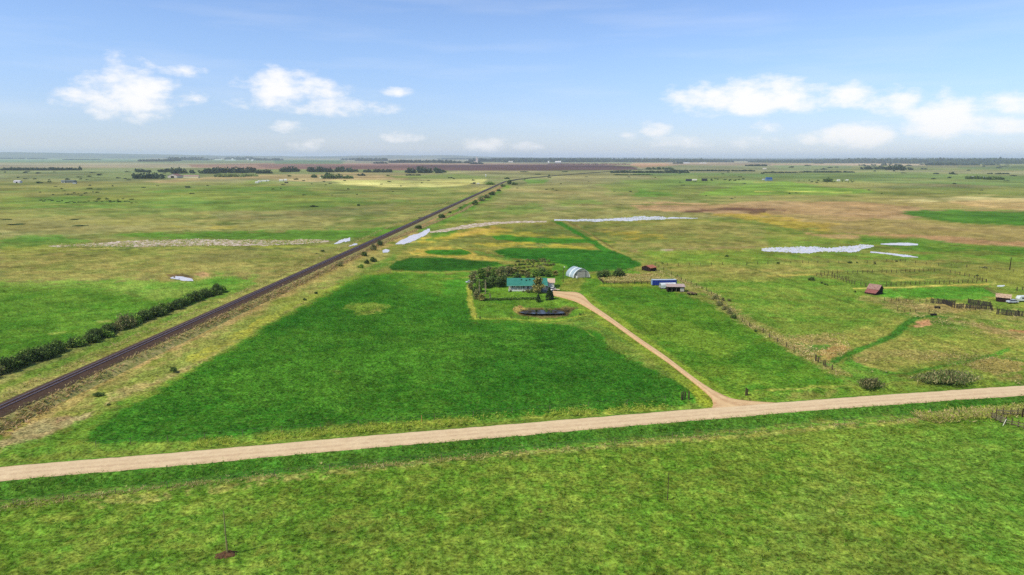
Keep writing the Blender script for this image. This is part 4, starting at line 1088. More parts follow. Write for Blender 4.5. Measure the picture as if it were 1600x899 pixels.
# ---- the long hedge of bushes left of the railway
hedge_line = [at(x, y) for x, y in ((-190,652),(-90,617),(0,583),(62,559),(110,543),(150,530),(207,506),(250,489),(300,471),(347,455.5))]
hp = resample(hedge_line, 2.3); hd = []
acc = 0
for i, p in enumerate(hp):
    d_ = math.hypot(p.x, p.y); n_ = float(vnoise(np.array([p.x]), np.array([p.y]), 22, 90)[0])
    kinds = SH_Y if n_ > .66 else SH_L if i % 4 == 1 else SH_G
    fo, stm = random.choice(kinds)
    h_ = (3.4 + 2.2 * n_) * (.75 + .45 * random.random()); w_ = 5.4 + 2.4 * random.random()
    lab = {'g': 'dark green willow bush in the long hedge left of the railway', 'y': 'grey leafless-looking bush in the long hedge left of the railway', 'l': 'brighter green bush in the long hedge left of the railway'}
    kk = 'y' if kinds is SH_Y else 'g' if kinds is SH_G else 'l'
    q = Vector((p.x + random.gauss(0, .8), p.y + random.gauss(0, .8), 0))
    plant('bush', lab[kk], 'bush', 0, 0, w_, h_, fo, stm, {'y': 'grey bushes of the hedge', 'g': 'dark bushes of the hedge', 'l': 'bright bushes of the hedge'}[kk], base=(5, 4), xyz=q)

# ---- single bushes and trees with surveyed places: x, base y, width px, height px, kind, label
def hpx(py, hpix, px=800):
    p = surf(px, py); return hpix / (ppm(p) * math.cos(math.asin(CAM_H / (p - Vector((0, 0, CAM_H))).length)) * 1.0)
BUSHES = [
 (272,580,14,10,'g','small round dark bush alone on the strip between railway and hay field'),
 (154,617,18,6,'g','low sprawling bush on the straw bank at lower left'),
 (170,633,8,3.5,'g','tiny bush at the left tip of the hay field'),
 (594,384,11,13,'g','tall dark bush against the ballast beside the open water'),
 (583,391,13,13,'y','greyish bush just below the tall bush at the ballast'),
 (570,400,12,10,'g','dark bush at the foot of the bank, below the water culvert'),
 (583,409,13,11,'g','rightmost of the bushes between the small white pool and the track'),
 (573,412,12,9,'g','bush touching its larger neighbour below the small white pool'),
 (563,419,12,9,'l','lowest bush of the clump below the small white pool'),
 (531,416,13,9,'y','brownish bush halfway up the bank right of the track'),
 (494,459,6,5,'g','small bush on the straw edge at the top left of the hay field'),
 (476,469,8,5,'g','bush on the straw bank left of the hay field corner'),
 (654,358,13,9,'g','dark bush between the track and the top of the open water'),
 (690,341,14,10,'g','rounded bush in the green ditch above the open water'),
 (703,333,6,4,'g','little bush in the ditch next above the rounded bush'),
 (720,326,6,4,'g','little bush in the ditch below the long thicket'),
 (743,320,15,10,'g','lowest and largest bush of the thicket beside the far track'),
 (752,314,14,9,'y','grey bush second from the bottom of the thicket beside the far track'),
 (760,310,14,8,'y','grey bush in the middle of the thicket beside the far track'),
 (769,305,13,8,'g','green bush near the top of the thicket beside the far track'),
 (779,299,9,5,'g','small bush above the thicket beside the far track'),
 (786,292,9,6,'g','bush near where the track meets its far bend'),
 (766,289,20,7,'l','broad bush left of the far end of the straight track'),
 (796,288,8,10,'g','tall dark bush right of the far end of the straight track'),
 (804,289,11,6,'g','bush just right of the tall bush at the far end of the track'),
 (792,280,12,4,'g','flat bush behind the far end of the straight track'),
 (658,341,10,3,'y','thin bush on the far side of the track'),
 (1136,401,7,4.5,'g','single dark bush in the green pasture right of the red barn'),
 (1215,412,7,4,'g','dark bush below the fence right of the rusty ditch'),
 (1035,412,5,2.5,'g','tiny bush above the old red shed'),
 (1268,438,12,8,'g','dark bush at the left end of the round corral'),
 (1284,443,5,4,'g','first of three little bushes below the round corral'),
 (1289,445,5,4,'g','middle of three little bushes below the round corral'),
 (1293,446,4,4,'g','last of three little bushes below the round corral'),
 (1336,457,4.5,4,'g','tiny dark bush left of the leaning red barn'),
 (1328,411,9,4,'g','bush in the fence line behind the round corral'),
 (1367,413,5,8,'y','tall thin bush in the fence line behind the round corral'),
 (1339,411,4,3,'g','small bush right of the bush behind the round corral'),
 (1401,409,4,3,'g','small bush on the far fence above the round corral'),
 (1527,431,5,3,'g','dark bush on its own right of the round corral'),
 (1538,419,12,4,'y','low brown bush under the pale patch near the utility pole'),
 (1180,518,7,5,'g','dark bush in the straw fence strip right of the paddock'),
 (1117,468,13,10,'y','upper grey thicket on the paddock fence'),
 (1124,477,14,11,'y','second grey bush of the paddock fence'),
 (1132,484,14,10,'y','middle grey bush of the paddock fence'),
 (1140,490,13,9,'y','fourth grey bush of the paddock fence'),
 (1146,497,12,9,'g','dark bush ending the grey thicket on the paddock fence'),
 (1129,470,7,7,'y','spindly bush behind the grey thicket'),
 (1139,470,8,5,'y','low spindly bush right of the grey thicket'),
 (944,432,26,15,'g','dark bush left of its pair between the arched shed and the old red shed'),
 (967,432,22,19,'g','taller dark bush right of its pair between the arched shed and the old red shed'),
 (490,323.5,15,4,'g','flat dark bush in the open pasture left of the far track'),
 (560,322,6,5,'g','small upright bush in the open pasture left of the far track'),
 (504,393,8,4,'g','black looking low bush above the track in the left pasture'),
 (495,397,8,2,'y','low brown growth beside the black looking bush'),
 (125,266,7,8.5,'g','single tall tree shaped bush at the end of the long left shelterbelt'),
]
for (x, y, wp, hp_, kd, lab) in BUSHES:
    p = surf(x, y); k = ppm(p)
    fo, stm = random.choice({'g': SH_G, 'l': SH_L, 'y': SH_Y}[kd])
    plant('bush', lab, 'bush', x, y, max(wp / k, .8) * 1.05, max(hp_ / k * .95, .6), fo, stm, base=(5, 4))

# ---- the two big bushes on the roadside
big_f = shrub_mesh('foliage', 16, 4, 5200, 'grey', .6, 26, 201, 1.3, .34, .3); big_s = stems_mesh('stem', 16, 4, 34, 41, r=.05)
k = ppm(surf(1480, 600)); p = surf(1480, 598)
b1 = empty('bush', (p.x, p.y, -.1), 0.05, 'large wide brown-grey willow bush beside the gravel road at right', 'bush')
b1.scale = (93 / k / 12.5, .55, 1.08)
link('foliage', big_f, None, b1); link('stem', big_s, None, b1)
md_f = shrub_mesh('foliage', 8, 3.6, 2300, 'grey', .5, 13, 202, 1.3, .34, .3); md_s = stems_mesh('stem', 8, 3.6, 18, 42, r=.05)
p = surf(1361, 608); b2 = empty('bush', (p.x, p.y, -.1), .3, 'smaller grey willow bush beside the gravel road, left of the large one', 'bush')
b2.scale = (42 / k / 6.3, .8, .95)
link('foliage', md_f, None, b2); link('stem', md_s, None, b2)

# ---- farmyard trees
YARD = [
 (741,441,14,19,2,'grey brown tree at the far left corner of the farmyard'),
 (752,436,13,17,4,'leafy green tree second from the left in the farmyard windbreak'),
 (763,433,15,17,3,'grey tree in the middle of the farmyard windbreak'),
 (774,434,14,17,4,'leafy green tree behind the lawn, left of the house'),
 (785,436,16,20,3,'tall grey tree close to the left end of the green roof'),
 (794,432,13,17,2,'grey tree just behind the left end of the green roof'),
 (768,447,15,16,1,'dark leafy tree at the back edge of the lawn'),
 (779,448,14,15,1,'dark tree next to the left end of the house'),
 (758,450,13,14,1,'dark tree at the upper left corner of the lawn'),
 (787,447,10,16,1,'dark tree touching the house wall'),
 (748,456,11,18,2,'bare looking tree along the left side of the lawn'),
 (746,468,11,17,2,'bare looking tree at the lower left corner of the lawn'),
 (753,470,9,12,0,'olive bush-like tree at the foot of the left row'),
 (808,438,12,12,1,'dark small tree right behind the green roof'),
 (836,435,14,15,4,'leafy green tree behind the right part of the green roof'),
 (847,431,12,12,1,'dark tree behind the beige garage roof'),
 (857,432,10,11,0,'olive tree farthest right behind the beige garage roof'),
 (841,458,20,27,0,'large olive tree between the house and the garage'),
 (849,450,11,14,0,'olive tree in front of the garage, right of the large one'),
 (838,446,9,14,1,'dark tree against the right end of the house'),
 (757,427,13,9,2,'low grey tree behind the middle of the windbreak'),
 (771,426,13,9,0,'olive tree behind the tall grey windbreak trees'),
 (785,425,12,9,4,'leafy green tree at the back of the windbreak, above the green roof corner'),
 (800,427,13,10,0,'olive tree above the left part of the green roof'),
 (816,430,11,9,0,'olive tree above the middle of the green roof'),
 (826,434,10,10,2,'grey tree right behind the middle of the green roof'),
 (845,424,12,9,2,'low grey tree farthest back behind the garage'),
 (868,430,8,8,0,'small olive tree right of the beige garage'),
 (737,452,9,13,2,'grey tree at the very left of the lawn row'),
 (743,462,9,14,1,'dark tree low in the left row of the lawn'),
]
TR.append(tree_mesh(6, 8, 1500, 'green', .55, 185, 14, .05))
for yi, (x, y, wp, hp_, ki, lab) in enumerate(YARD):
    if yi % 3 == 1 and 'grey' not in lab and 'dark' not in lab: ki = 4
    p = surf(x, y); k = ppm(p); fo, stm = TR[ki]
    plant('tree', lab, 'tree', x, y, wp / k * (1.1 if wp >= 20 else 1.5), hp_ / k, fo, stm, base=(6, 9 if ki < 2 else 8), fname='crown', sname='trunk')
spr, sptr = spruce_mesh(5, 8, 301)
for (x, y, wp, hp_, lab) in [(858,468,13,19.5,'dark pointed spruce in front of the garage, beside the driveway'), (862,466,8,12,'small spruce tucked behind the dark pointed spruce'), (841,470,9,10.5,'short dark spruce at the right end of the lawn hedge')]:
    p = surf(x, y); k = ppm(p)
    plant('spruce_tree', lab, 'spruce', x, y, wp / k * 1.15, hp_ / k, spr, sptr, base=(5, 8), fname='branches', sname='trunk')
# two pale dead trunks
for i, (x, y, hp_, lab) in enumerate([(749,468,33,'tall pale dead poplar at the left side of the lawn'), (758.5,459,22,'shorter pale dead poplar inside the left side of the lawn'), (765.5,468,9,'short pale stump tree at the lawn hedge')]):
    p = surf(x, y); k = ppm(p); h_ = hp_ / k
    t = empty('dead_tree', (p.x, p.y, 0), 0, lab, 'dead tree')
    b = MB(); b.tube([(0,0,-.2),(.1,0,h_*.5),(0,.1,h_)], [.32,.22,.06], 6); b.build('trunk', m_pale_bark, t)
    b = MB(); rg_ = random.Random(50 + i)
    for j in range(22):
        z = h_ * (.12 + .85 * j / 22); a = rg_.random() * 6.28; r_ = (.9 - .5 * j / 22) * (.6 + .5 * rg_.random())
        b.tube([(0, 0, z), (math.cos(a) * r_ * .6, math.sin(a) * r_ * .6, z + r_ * .8), (math.cos(a) * r_ * .7, math.sin(a) * r_ * .7, z + r_ * 1.8)], [.07, .045, .015], 4)
    b.build('branch', m_pale_bark, t)
# low clipped hedge along the front of the lawn
p0 = surf(750, 470); p1 = surf(838, 467.5)
t = empty('lawn_hedge', ((p0.x+p1.x)/2, (p0.y+p1.y)/2, 0), math.atan2(p1.y-p0.y, p1.x-p0.x), 'low dark trimmed hedge running along the front of the lawn', 'hedge')
Lh = (p1 - p0).length; rgl = np.random.default_rng(77)
V, F, Cc = leaves(2600, [((x_, 0, .5), (.9, .6, .55)) for x_ in np.arange(-Lh/2, Lh/2, .9)], .3, TONE['dark'], .2, .5, .8, rgl)
me = mesh_np('foliage', V, F, False, Cc, 'leaf'); me.materials.append(m_leaf); link('foliage', me, None, t)
b = MB()
for x_ in np.arange(-Lh/2, Lh/2, 1.2): b.tube([(x_, 0, -.1), (x_+.1, .05, .8)], [.03, .012], 4)
b.build('stems', m_bark, t, kind='stuff')
# garden rows behind the house: currant-like shrubs in two rows
for (x0, y0, x1, y1, nn) in ((793,416,834,413,15),(796,420.5,846,416,17),(808,410.5,858,409,15),(800,425,830,423,9),(842,414,866,414.5,8),(822,407.5,852,406.5,9)):
    for j in range(nn):
        x = x0 + (x1-x0) * j / (nn-1) + random.gauss(0, 1.3); y = y0 + (y1-y0) * j / (nn-1) + random.gauss(0, .5)
        p = surf(x, y); k = ppm(p); fo, stm = random.choice(SH_L + SH_L + SH_G + SH_Y + SH_O)
        plant('garden_shrub', 'small rounded shrub in the garden rows behind the house', 'shrub', x, y, random.uniform(4, 8.5) / k, random.uniform(2.4, 4.6) / k, fo, stm, 'shrubs in the garden rows', base=(5, 4))
# shrubs at the house front and pond
for (x, y, wp, hp_, kd, lab) in [(798,456,4,4,'g','round dark shrub at the left end of the house front'),(824,457,8,8,'y','dark reddish shrub at the middle of the house front'),(831,457,7,9,'g','dark shrub under the right half of the eaves'),(818,457,5,4,'y','small shrub left of the reddish one at the house front'),
   (854,488,7,9,'l','leafy bush standing on the near edge of the pond'),(812,481,10,6,'s','straw coloured reed clump at the left end of the pond'),(803,484,5,5,'s','small reed clump at the very left tip of the pond'),(861,489,5,6,'g','dark bush right of the leafy one on the pond edge'),(838,487,6,5,'g','dark bush on the far bank near the middle of the pond'),(868,484,7,4,'y','brownish bush on the far bank at the right half of the pond'),(828,484,8,3.5,'y','low brown growth on the far bank at the left half of the pond'),(884,483,8,3.5,'y','low brown growth at the right end of the pond bank'),
   (906,492,4,4,'g','dark tuft like bush at the right corner of the pond lot'),(750,498,2.5,4,'g','small dark bush at the lower left corner of the pond lot')]:
    p = surf(x, y); k = ppm(p)
    if kd == 's':
        fo = shrub_mesh('foliage', 5, 4, 500, 'straw', .5, 6, int(x), 2.0, .25); stm = SH_Y[0][1]
    else: fo, stm = random.choice({'g': SH_G, 'l': SH_L, 'y': SH_Y}[kd])
    plant('bush', lab, 'bush', x, y, wp / k * 1.05, hp_ / k, fo, stm, base=(5, 4))

# ---- far shrubs dotted over the pastures
FAR = []
def dots(n, x0, x1, y0, y1, wp, hp_, lo=LOW):
    for _ in range(n):
        FAR.append((random.uniform(x0, x1), random.uniform(y0, y1), wp * random.uniform(.6, 1.5), hp_ * random.uniform(.7, 1.3), lo))
rowL = [(x + random.gauss(0, 1.5), 314 + .012 * (x-60) + random.gauss(0, .7) + (2 if 100 < x < 135 else 0), random.uniform(3, 7), random.uniform(1.3, 2.4), LOWG) for x in list(range(62, 138, 5)) + list(range(148, 214, 5))]
for r in rowL: FAR.append(r)
dots(10, 150, 210, 310, 316, 5, 2, LOWG); dots(9, 100, 135, 302, 306, 4, 1.6); dots(26, 0, 260, 268, 282, 7, 1.8); dots(12, 60, 330, 290, 302, 6, 1.5)
dots(10, 430, 640, 284, 306, 5, 1.5); dots(12, 560, 770, 272, 292, 5, 1.6); dots(10, 980, 1200, 262, 290, 6, 1.6); dots(22, 1190, 1420, 255, 272, 8, 2); dots(16, 1400, 1600, 256, 290, 8, 1.8)
dots(14, 800, 1000, 266, 300, 5, 1.5); dots(9, 1050, 1600, 296, 312, 5, 1.5); dots(22, 1245, 1340, 282, 286, 3, 2, LOWG); dots(14, 1085, 1165, 280, 284, 3.5, 2, LOWG)
for (x, y, wp, hp_) in [(10,344,18,1.6),(26,351,26,1.8),(118,343.5,14,1.6),(128,353,22,1.8),(62,286.5,10,4),(77,285,7,3),(300,303,10,2),(293,294,10,2),(225,293.5,9,1.7),(140,295,10,2),(83,305,3,2.5),(452,276,8,3),(462,281,9,3),(474,283,6,2),(427,296,6,2),(443,289,7,2),(538,283,5,2),(864,296,4,2),(840,273,10,2.2),(820,269,14,2),(882,269,10,2),(858,275,4,3)]:
    FAR.append((x, y, wp, hp_, LOWG))
for (x, y, wp, hp_, lo) in FAR:
    p = surf(x, y); k = ppm(p)
    o = link('far_shrub', random.choice(lo), None, None, label='low dark shrub dotted over the far pastures', category='shrub', group='shrubs dotted over the far pastures')
    o.location = (p.x, p.y, p.z - .1); o.rotation_euler = (0, 0, random.random() * 6.28)
    o.scale = (wp / k / 5, wp / k / 5, hp_ / k / 4)

# ---- groves and shelterbelts that read as one mass
def grove(px0, px1, py, hp_, tone='far', depth=None, label='', name='tree_grove', dens=1.0, py1=None, lump=.35, dy=0.0, leaf=None):
    """trees spread along a surveyed line; px0..px1 at base py, hp_ tall"""
    py1 = py if py1 is None else py1
    a = surf(px0, py); b = surf(px1, py1); k = ppm((a + b) / 2); h = hp_ / k
    Lg = (b - a).length; dp = depth if depth is not None else min(h * 2.2, 60)
    tw = h * .9; nt_ = int(min(1100, max(5, Lg / tw * 3.0 * dens * max(1, dp / (2 * tw)))))
    rg = np.random.default_rng(int(px0 * 7 + py * 13)); VV = []; CC = []
    d = (b - a).normalized(); nrm = Vector((-d.y, d.x, 0))
    per = int(max(16, min(70, 26000 / nt_)))
    for i in range(nt_):
        s = rg.random(); off = (rg.random() - .2) * dp
        q = a + (b - a) * s + nrm * off
        end = min(1, .45 + 3.2 * min(s, 1 - s) * Lg / max(Lg, 6 * tw) + .25)
        hh = h * (1 - lump + lump * 1.6 * rg.random()) * end; ww = tw * (1.0 + .6 * rg.random())
        V, F, Cc = leaves(per, [((0, 0, hh * .55), (ww * .45, ww * .45, hh * .42)), ((ww * .2, 0, hh * .25), (ww * .45, ww * .45, hh * .3))], leaf or h * .26, TONE[tone], .1, .5, .9, rg)
        zb = gz(q.x, q.y)
        V = V + np.array([q.x, q.y, zb - .1]); VV.append(V); CC.append(Cc * (.85 + .3 * rg.random()))
    V = np.concatenate(VV); me = mesh_np(name, V, np.arange(len(V)).reshape(-1, 4), False, np.concatenate(CC), 'leaf'); me.materials.append(m_leaf)
    o = link(name, me); o['kind'] = 'stuff'
    if label: o['label'] = label
    return o
GR = [(0,124,266.5,4.5,'far','long low shelterbelt at far left'),(-200,72,248.6,1.8,'far',''),(98,158,249.6,1.8,'far',''),(-300,235,245.4,1.6,'far',''),
 (214,272,252.6,3.5,'far',''),(262,281,252,6,'far',''),(281,321,250.8,4.8,'far',''),(322,328,250.5,3.4,'far',''),(332,346,250,3,'far',''),(350,400,250,4.6,'far',''),(398,443,251.2,4,'far',''),
 (209,222,269.5,5.5,'far','small round grove left of the brown barns'),(226,234,269.5,4,'far',''),(246,263,269.5,6,'far',''),(265,288,271.5,8,'far','grove behind the brown barns'),
 (296,338,271.5,7.5,'far','first long grove on the left skyline field'),(338,382,270.5,9,'far','second long grove on the left skyline field'),(382,396,270,8,'far',''),(334,377,277,5.5,'pale','paler brushy grove in front of the long groves'),(376,400,276,4.5,'pale',''),
 (208,256,279.5,8.5,'far','dark brushy knoll left of the brown barns'),
 (400,423,271.5,6,'far','grove left of the double grove'),(434,450,269,8,'far','left half of the double grove'),(449,470,268.8,8.5,'far','right half of the double grove'),(478,510,269.4,8.2,'far','dense oval grove'),(510,526,269.4,6.5,'far',''),(525,546,269.2,8.2,'far','rounded grove right of the dense oval grove'),(549,559,268.5,4,'far',''),(569,603,269.5,5,'far','sparse grove before the brown field'),(600,611,269.5,5,'far',''),
 (504,533,279.5,7.8,'dark','near oval grove in the straw field'),(537,549,279.5,6,'dark','small grove beside the near oval grove'),(487,490,278,6,'dark',''),(560,568,275,4,'far',''),
 (637,687,270.8,9,'far','wide domed grove below the brown field'),(687,696,269.8,4.5,'far',''),(634,657,274.6,2,'far',''),
 (478,492,247.8,3,'far',''),(533,572,250.6,3.4,'far',''),(555,606,252,4.6,'far',''),(584,604,256,3.2,'far',''),(606,712,254.8,4.6,'far','long dark shelterbelt above the brown field'),(690,736,255.6,3.5,'far',''),(735,756,256.4,3,'far',''),
 (735,800,253.2,5,'far',''),(1053,1067,256.2,2.8,'far',''),(1012,1052,265.4,4,'dark','dark brush at the tip of the brown field'),(955,1075,270.5,3.6,'far',''),(1040,1180,268,2.4,'far',''),(960,1020,274,2,'dark',''),
 (1168,1200,260,2.8,'far',''),(1250,1335,270,2.6,'far',''),(1190,1246,270.5,2,'far',''),(1350,1384,265,4.5,'far',''),(1390,1420,266,7,'far','dense grove on the right skyline field'),(1342,1352,259,2,'far',''),(1362,1369,259,2.4,'far',''),(1377,1388,259,2.4,'far',''),
 (1451,1495,258.6,4.4,'far','sharp edged shelterbelt at far right'),(1495,1562,258.6,2.4,'far',''),(1440,1449,265,2,'far',''),(1459,1468,272.2,2,'far',''),(1486,1494,272.5,3.4,'far',''),(1556,1577,272.3,2,'far',''),(1545,1552,272,1.8,'far',''),
 (1289,1302,284.4,6.5,'dark','dark clump at the farmstead right of the blue building'),(1512,1540,280,4.6,'dark','trees around the farmstead at far right'),(1540,1568,281,4.4,'dark','')]
for (x0, x1, y, h, tn, lab) in GR:
    grove(x0, x1, y, h, tn, None, lab or 'far grove of trees')
# the russet hedgerow along the brown field and the blue forest on the skyline
grove(856, 985, 257.2, 1.8, 'russet', 20, 'thin russet hedgerow behind the brown field', dens=.8, py1=257.6)
for (x0, x1, y, h, dp) in ((560,700,247.0,1.6,500),(700,840,249.5,2.2,700),(790,960,252.0,4.0,1200),(930,1100,252.6,3.6,1200),(1080,1290,252.0,2.6,1200),(1180,1330,254.4,3.0,500),(1280,1440,253.5,3.6,900),(1380,1900,255.8,6.5,1800),(780,1130,253.8,5.0,1500),(1400,1620,254.4,4.2,1500),(1480,1900,256.6,4.4,1200),(1430,1900,252,3.5,1500),(800,1300,249.6,1.6,2500),(1300,1900,249.4,1.5,3000),(300,560,246.4,1.2,1200),(0,130,245.6,1.0,500)):
    grove(x0, x1, y, h, 'far', dp, 'distant woodland along the skyline', 'woodland', dens=1.4, lump=.3, leaf=h / ppm(surf((x0+x1)/2, y)) * .5)

# ---- low hills beyond the plain
def hills(name, az0, az1, dist, hmax, seed, col_):
    n = 260; vs = []; 
    for i in range(n):
        t = i / (n-1); a = R(az0 + (az1-az0) * t)
        e = min(1, 8 * min(t, 1-t)); q = np.array([t * 300.0 * (az1-az0)/60])
        hgt = CAM_H * .55 + hmax * e * (.35 * float(vnoise(q, q*0, 28, seed)[0]) + .5 * float(vnoise(q, q*0, 70, seed+1)[0]) + .15 * float(vnoise(q, q*0, 7, seed+2)[0]))
        for k, (dr, hz_) in enumerate(((-5200, -20), (-1800, hgt*.55), (0, hgt), (2600, hgt*.6), (6000, -20))):
            vs.append((math.sin(a) * (dist+dr), math.cos(a) * (dist+dr), hz_))
    ii = np.arange(n*5).reshape(n, 5); f = np.stack([ii[:-1,:-1], ii[1:,:-1], ii[1:,1:], ii[:-1,1:]], -1).reshape(-1, 4)
    return link(name, mesh_np(name, vs, f, True), rough_mat(name + '_cover', paint(*col_[0]), paint(*col_[1]), .0006, .95, 6, 0, stretch=(1, .3, 1)), kind='structure')
hills('hills', -52, 2, 24000, 165, 7, ((126,130,104), (78,92,74)))
hills('hills', -8, 50, 31000, 75, 12, ((128,128,110), (70,86,76)))
# ------------------------------------------------------------------ farm buildings
def plain(name, c, rough=.7, scale=.8, k2=.82, spec=.25, metal=0.0):
    return rough_mat(name, paint(*c), tuple(x * k2 for x in paint(*c)), scale, rough, 5, spec, metal)
def corrugated(name, c, c2, rough=.45, step=3.0, axis=0, spec=.4):
    """painted sheet metal: panel ribs as fine relief, slight fading"""
    mt = rough_mat(name, paint(*c), paint(*c2), .5, rough, 4, spec)
    nt = mt.node_tree; b = nt.nodes['Principled BSDF']
    tcn = nt.nodes.new('ShaderNodeTexCoord'); wv = nt.nodes.new('ShaderNodeTexWave'); wv.inputs['Scale'].default_value = step
    wv.bands_direction = 'XYZ'[axis]; nt.links.new(tcn.outputs['Object'], wv.inputs['Vector'])
    bp = nt.nodes.new('ShaderNodeBump'); bp.inputs['Strength'].default_value = .4; bp.inputs['Distance'].default_value = .03
    nt.links.new(wv.outputs['Fac'], bp.inputs['Height']); nt.links.new(bp.outputs['Normal'], b.inputs['Normal'])
    return mt
m_glass = new_mat('window_glass')[0]; g_ = m_glass.node_tree.nodes['Principled BSDF']
g_.inputs['Base Color'].default_value = (.015, .02, .025, 1); g_.inputs['Roughness'].default_value = .08
m_siding = plain('cream_siding', (246,238,228)); m_white = plain('white_paint', (238,238,236), .5); m_teal = corrugated('teal_sheet_roof', (66,142,124), (52,124,108))
m_fascia = plain('pale_teal_trim', (130,196,180)); m_beige = corrugated('beige_roof', (226,200,172), (206,178,150)); m_conc = plain('concrete', (222,206,192), .9, .4)
m_darkw = rough_mat('old_dark_boards', paint(62,46,44), paint(38,28,28), 2.5, .95, 6, .05, stretch=(4, 4, .6))
m_redroof = rough_mat('rusty_red_roof', paint(176,118,104), paint(140,84,74), 1.2, .8); m_pinkroof = rough_mat('weathered_pink_roof', paint(172,138,130), paint(136,102,96), 1.4, .9)
m_grey = plain('grey_sheet', (196,190,182), .55); m_steel = corrugated('white_steel', (236,240,242), (210,218,224), .35); m_greyblue = corrugated('bluegrey_steel', (170,188,198), (146,166,178), .35, 2.0, 1)
m_blue = corrugated('blue_container_paint', (36,64,170), (26,46,130), .45, 5.0); m_bluetop = plain('pale_blue_top', (190,206,226), .5)  # container top is a much paler blue than its sides
m_black = plain('black_rubber', (34,32,32), .9); m_maroon = plain('dark_interior', (36,28,30), .95)
m_board = rough_mat('weathered_boards', paint(142,132,112), paint(104,94,76), 3, .95, 5, .05, stretch=(1, 1, .2)); m_darkboard = rough_mat('blackened_boards', paint(74,70,66), paint(48,44,42), 2.5, .95, 5, .05)
m_postw = rough_mat('fence_post_wood', paint(96,82,62), paint(62,52,40), 3, .95); m_wire = plain('fence_wire', (120,110,96), .5)
m_pole = rough_mat('pole_wood', paint(150,136,100), paint(108,96,70), 2, .9)

def win(parent, x, y, z, w, h, frame=m_white, face=-1, axis='y', name='window'):
    b = MB(); t = .07
    if axis == 'y':
        for (x0, x1, z0, z1) in ((x-w/2-t, x-w/2, z-t, z+h+t), (x+w/2, x+w/2+t, z-t, z+h+t), (x-w/2, x+w/2, z-t, z), (x-w/2, x+w/2, z+h, z+h+t), (x-.025, x+.025, z, z+h)):
            b.box(x0, x1, y-.04 if face < 0 else y, y if face < 0 else y+.04, z0, z1)
    f = b.build(name, frame, parent)
    g = MB(); g.box(x-w/2, x+w/2, y-.012, y-.002, z, z+h); g.build('pane', m_glass, f)
    return f
def gable_roof(w0, w1, d0, d1, ze, zr, t=.14, ymid=None):
    ym = (d0 + d1) / 2 if ymid is None else ymid
    b = MB()
    for (ya, za, yb, zb_) in ((d0, ze, ym, zr), (ym, zr, d1, ze)):
        vs = [(w0, ya, za), (w1, ya, za), (w1, yb, zb_), (w0, yb, zb_), (w0, ya, za+t), (w1, ya, za+t), (w1, yb, zb_+t), (w0, yb, zb_+t)]
        b.add(vs, [(0,3,2,1),(4,5,6,7),(0,1,5,4),(1,2,6,5),(2,3,7,6),(3,0,4,7)])
    return b
def gable_walls(x0, x1, y0, y1, z0, ze, zr):
    ym = (y0+y1)/2; b = MB()
    vs = [(x0,y0,z0),(x1,y0,z0),(x1,y1,z0),(x0,y1,z0),(x0,y0,ze),(x1,y0,ze),(x1,y1,ze),(x0,y1,ze),(x0,ym,zr),(x1,ym,zr)]
    b.add(vs, [(0,1,5,4),(2,3,7,6),(3,0,4,8,7),(1,2,6,9,5),(0,3,2,1)])
    return b

# ---- house: teal roof, cream walls, white deck skirt; front wall along the lawn
p = surf(795, 455.3); pr_ = surf(846, 455.3)
house = empty('farmhouse', (p.x, p.y, 0), math.atan2(pr_.y - p.y, pr_.x - p.x), 'single storey farmhouse with teal metal roof and cream walls beside the lawn', 'house')
HL = 17.0
gable_walls(0, HL, 2.0, 9.6, -.1, 2.9, 4.9).build('wall', m_siding, house)
rf = gable_roof(-.9, HL+.8, -.5, 10.3, 2.62, 5.1, .13, 5.2).build('roof', m_teal, house)
for x_, y_, h_ in ((5.2, 5.9, .9), (11.4, 6.2, .8)):
    b = MB(); b.box(x_-.3, x_+.3, y_-.3, y_+.3, 4.4, 5.2+h_); b.box(x_-.36, x_+.36, y_-.36, y_+.36, 5.2+h_, 5.28+h_); b.build('chimney', m_darkw, rf)
for x_, y_ in ((5.8, 3.6), (8.0, 3.2), (9.6, 3.7), (12.4, 3.4)):
    zz = 2.62 + (y_+.5) / 5.7 * 2.48 + .1
    b = MB(); b.box(x_-.22, x_+.22, y_-.22, y_+.22, zz-.2, zz+.38); b.box(x_-.28, x_+.28, y_-.28, y_+.28, zz+.38, zz+.44); b.build('roof_vent', m_black, rf)
b = MB(); b.box(-.95, HL+.85, -.56, -.5, 2.54, 2.78); b.build('fascia', m_fascia, house)
b = MB(); b.box(-.1, HL-2.5, 0, 2.0, .45, .62); b.build('deck', m_board, house)
b = MB(); b.box(-.12, HL-2.5, -.06, 0, .0, .64); b.box(-.16, -.1, -.06, 2.0, .0, .64); b.build('deck_skirt', m_white, house)
for i in range(8):
    x_ = .05 + i * (HL-2.7) / 7
    b = MB(); b.box(x_-.07, x_+.07, .02, .16, .62, 2.75); b.build('porch_post', m_white, house)
b = MB(); b.box(0, HL-2.6, .04, .1, 1.42, 1.5); b.box(0, HL-2.6, .04, .1, .72, .78)
for i in range(60): x_ = .1 + i * (HL-2.8)/59; b.box(x_-.02, x_+.02, .05, .09, .78, 1.42)
b.build('railing', m_white, house, kind='stuff')
for x_, w_, z_, h_ in ((2.0, 1.3, 1.35, 1.1), (4.1, .9, 1.1, 1.35), (6.4, 1.5, 1.1, 1.4), (11.6, 1.4, 1.3, 1.15), (14.6, 1.2, 1.3, 1.1)): win(house, x_, 1.998, z_, w_, h_)
d_ = MB(); d_.box(8.3, 9.3, 1.93, 1.995, .63, 2.66); dd_ = d_.build('door', plain('brown_door', (96,60,48)), house)
b = MB(); b.box(9.12, 9.2, 1.88, 1.93, 1.6, 1.72); b.build('handle', m_steel, dd_)
b = MB()
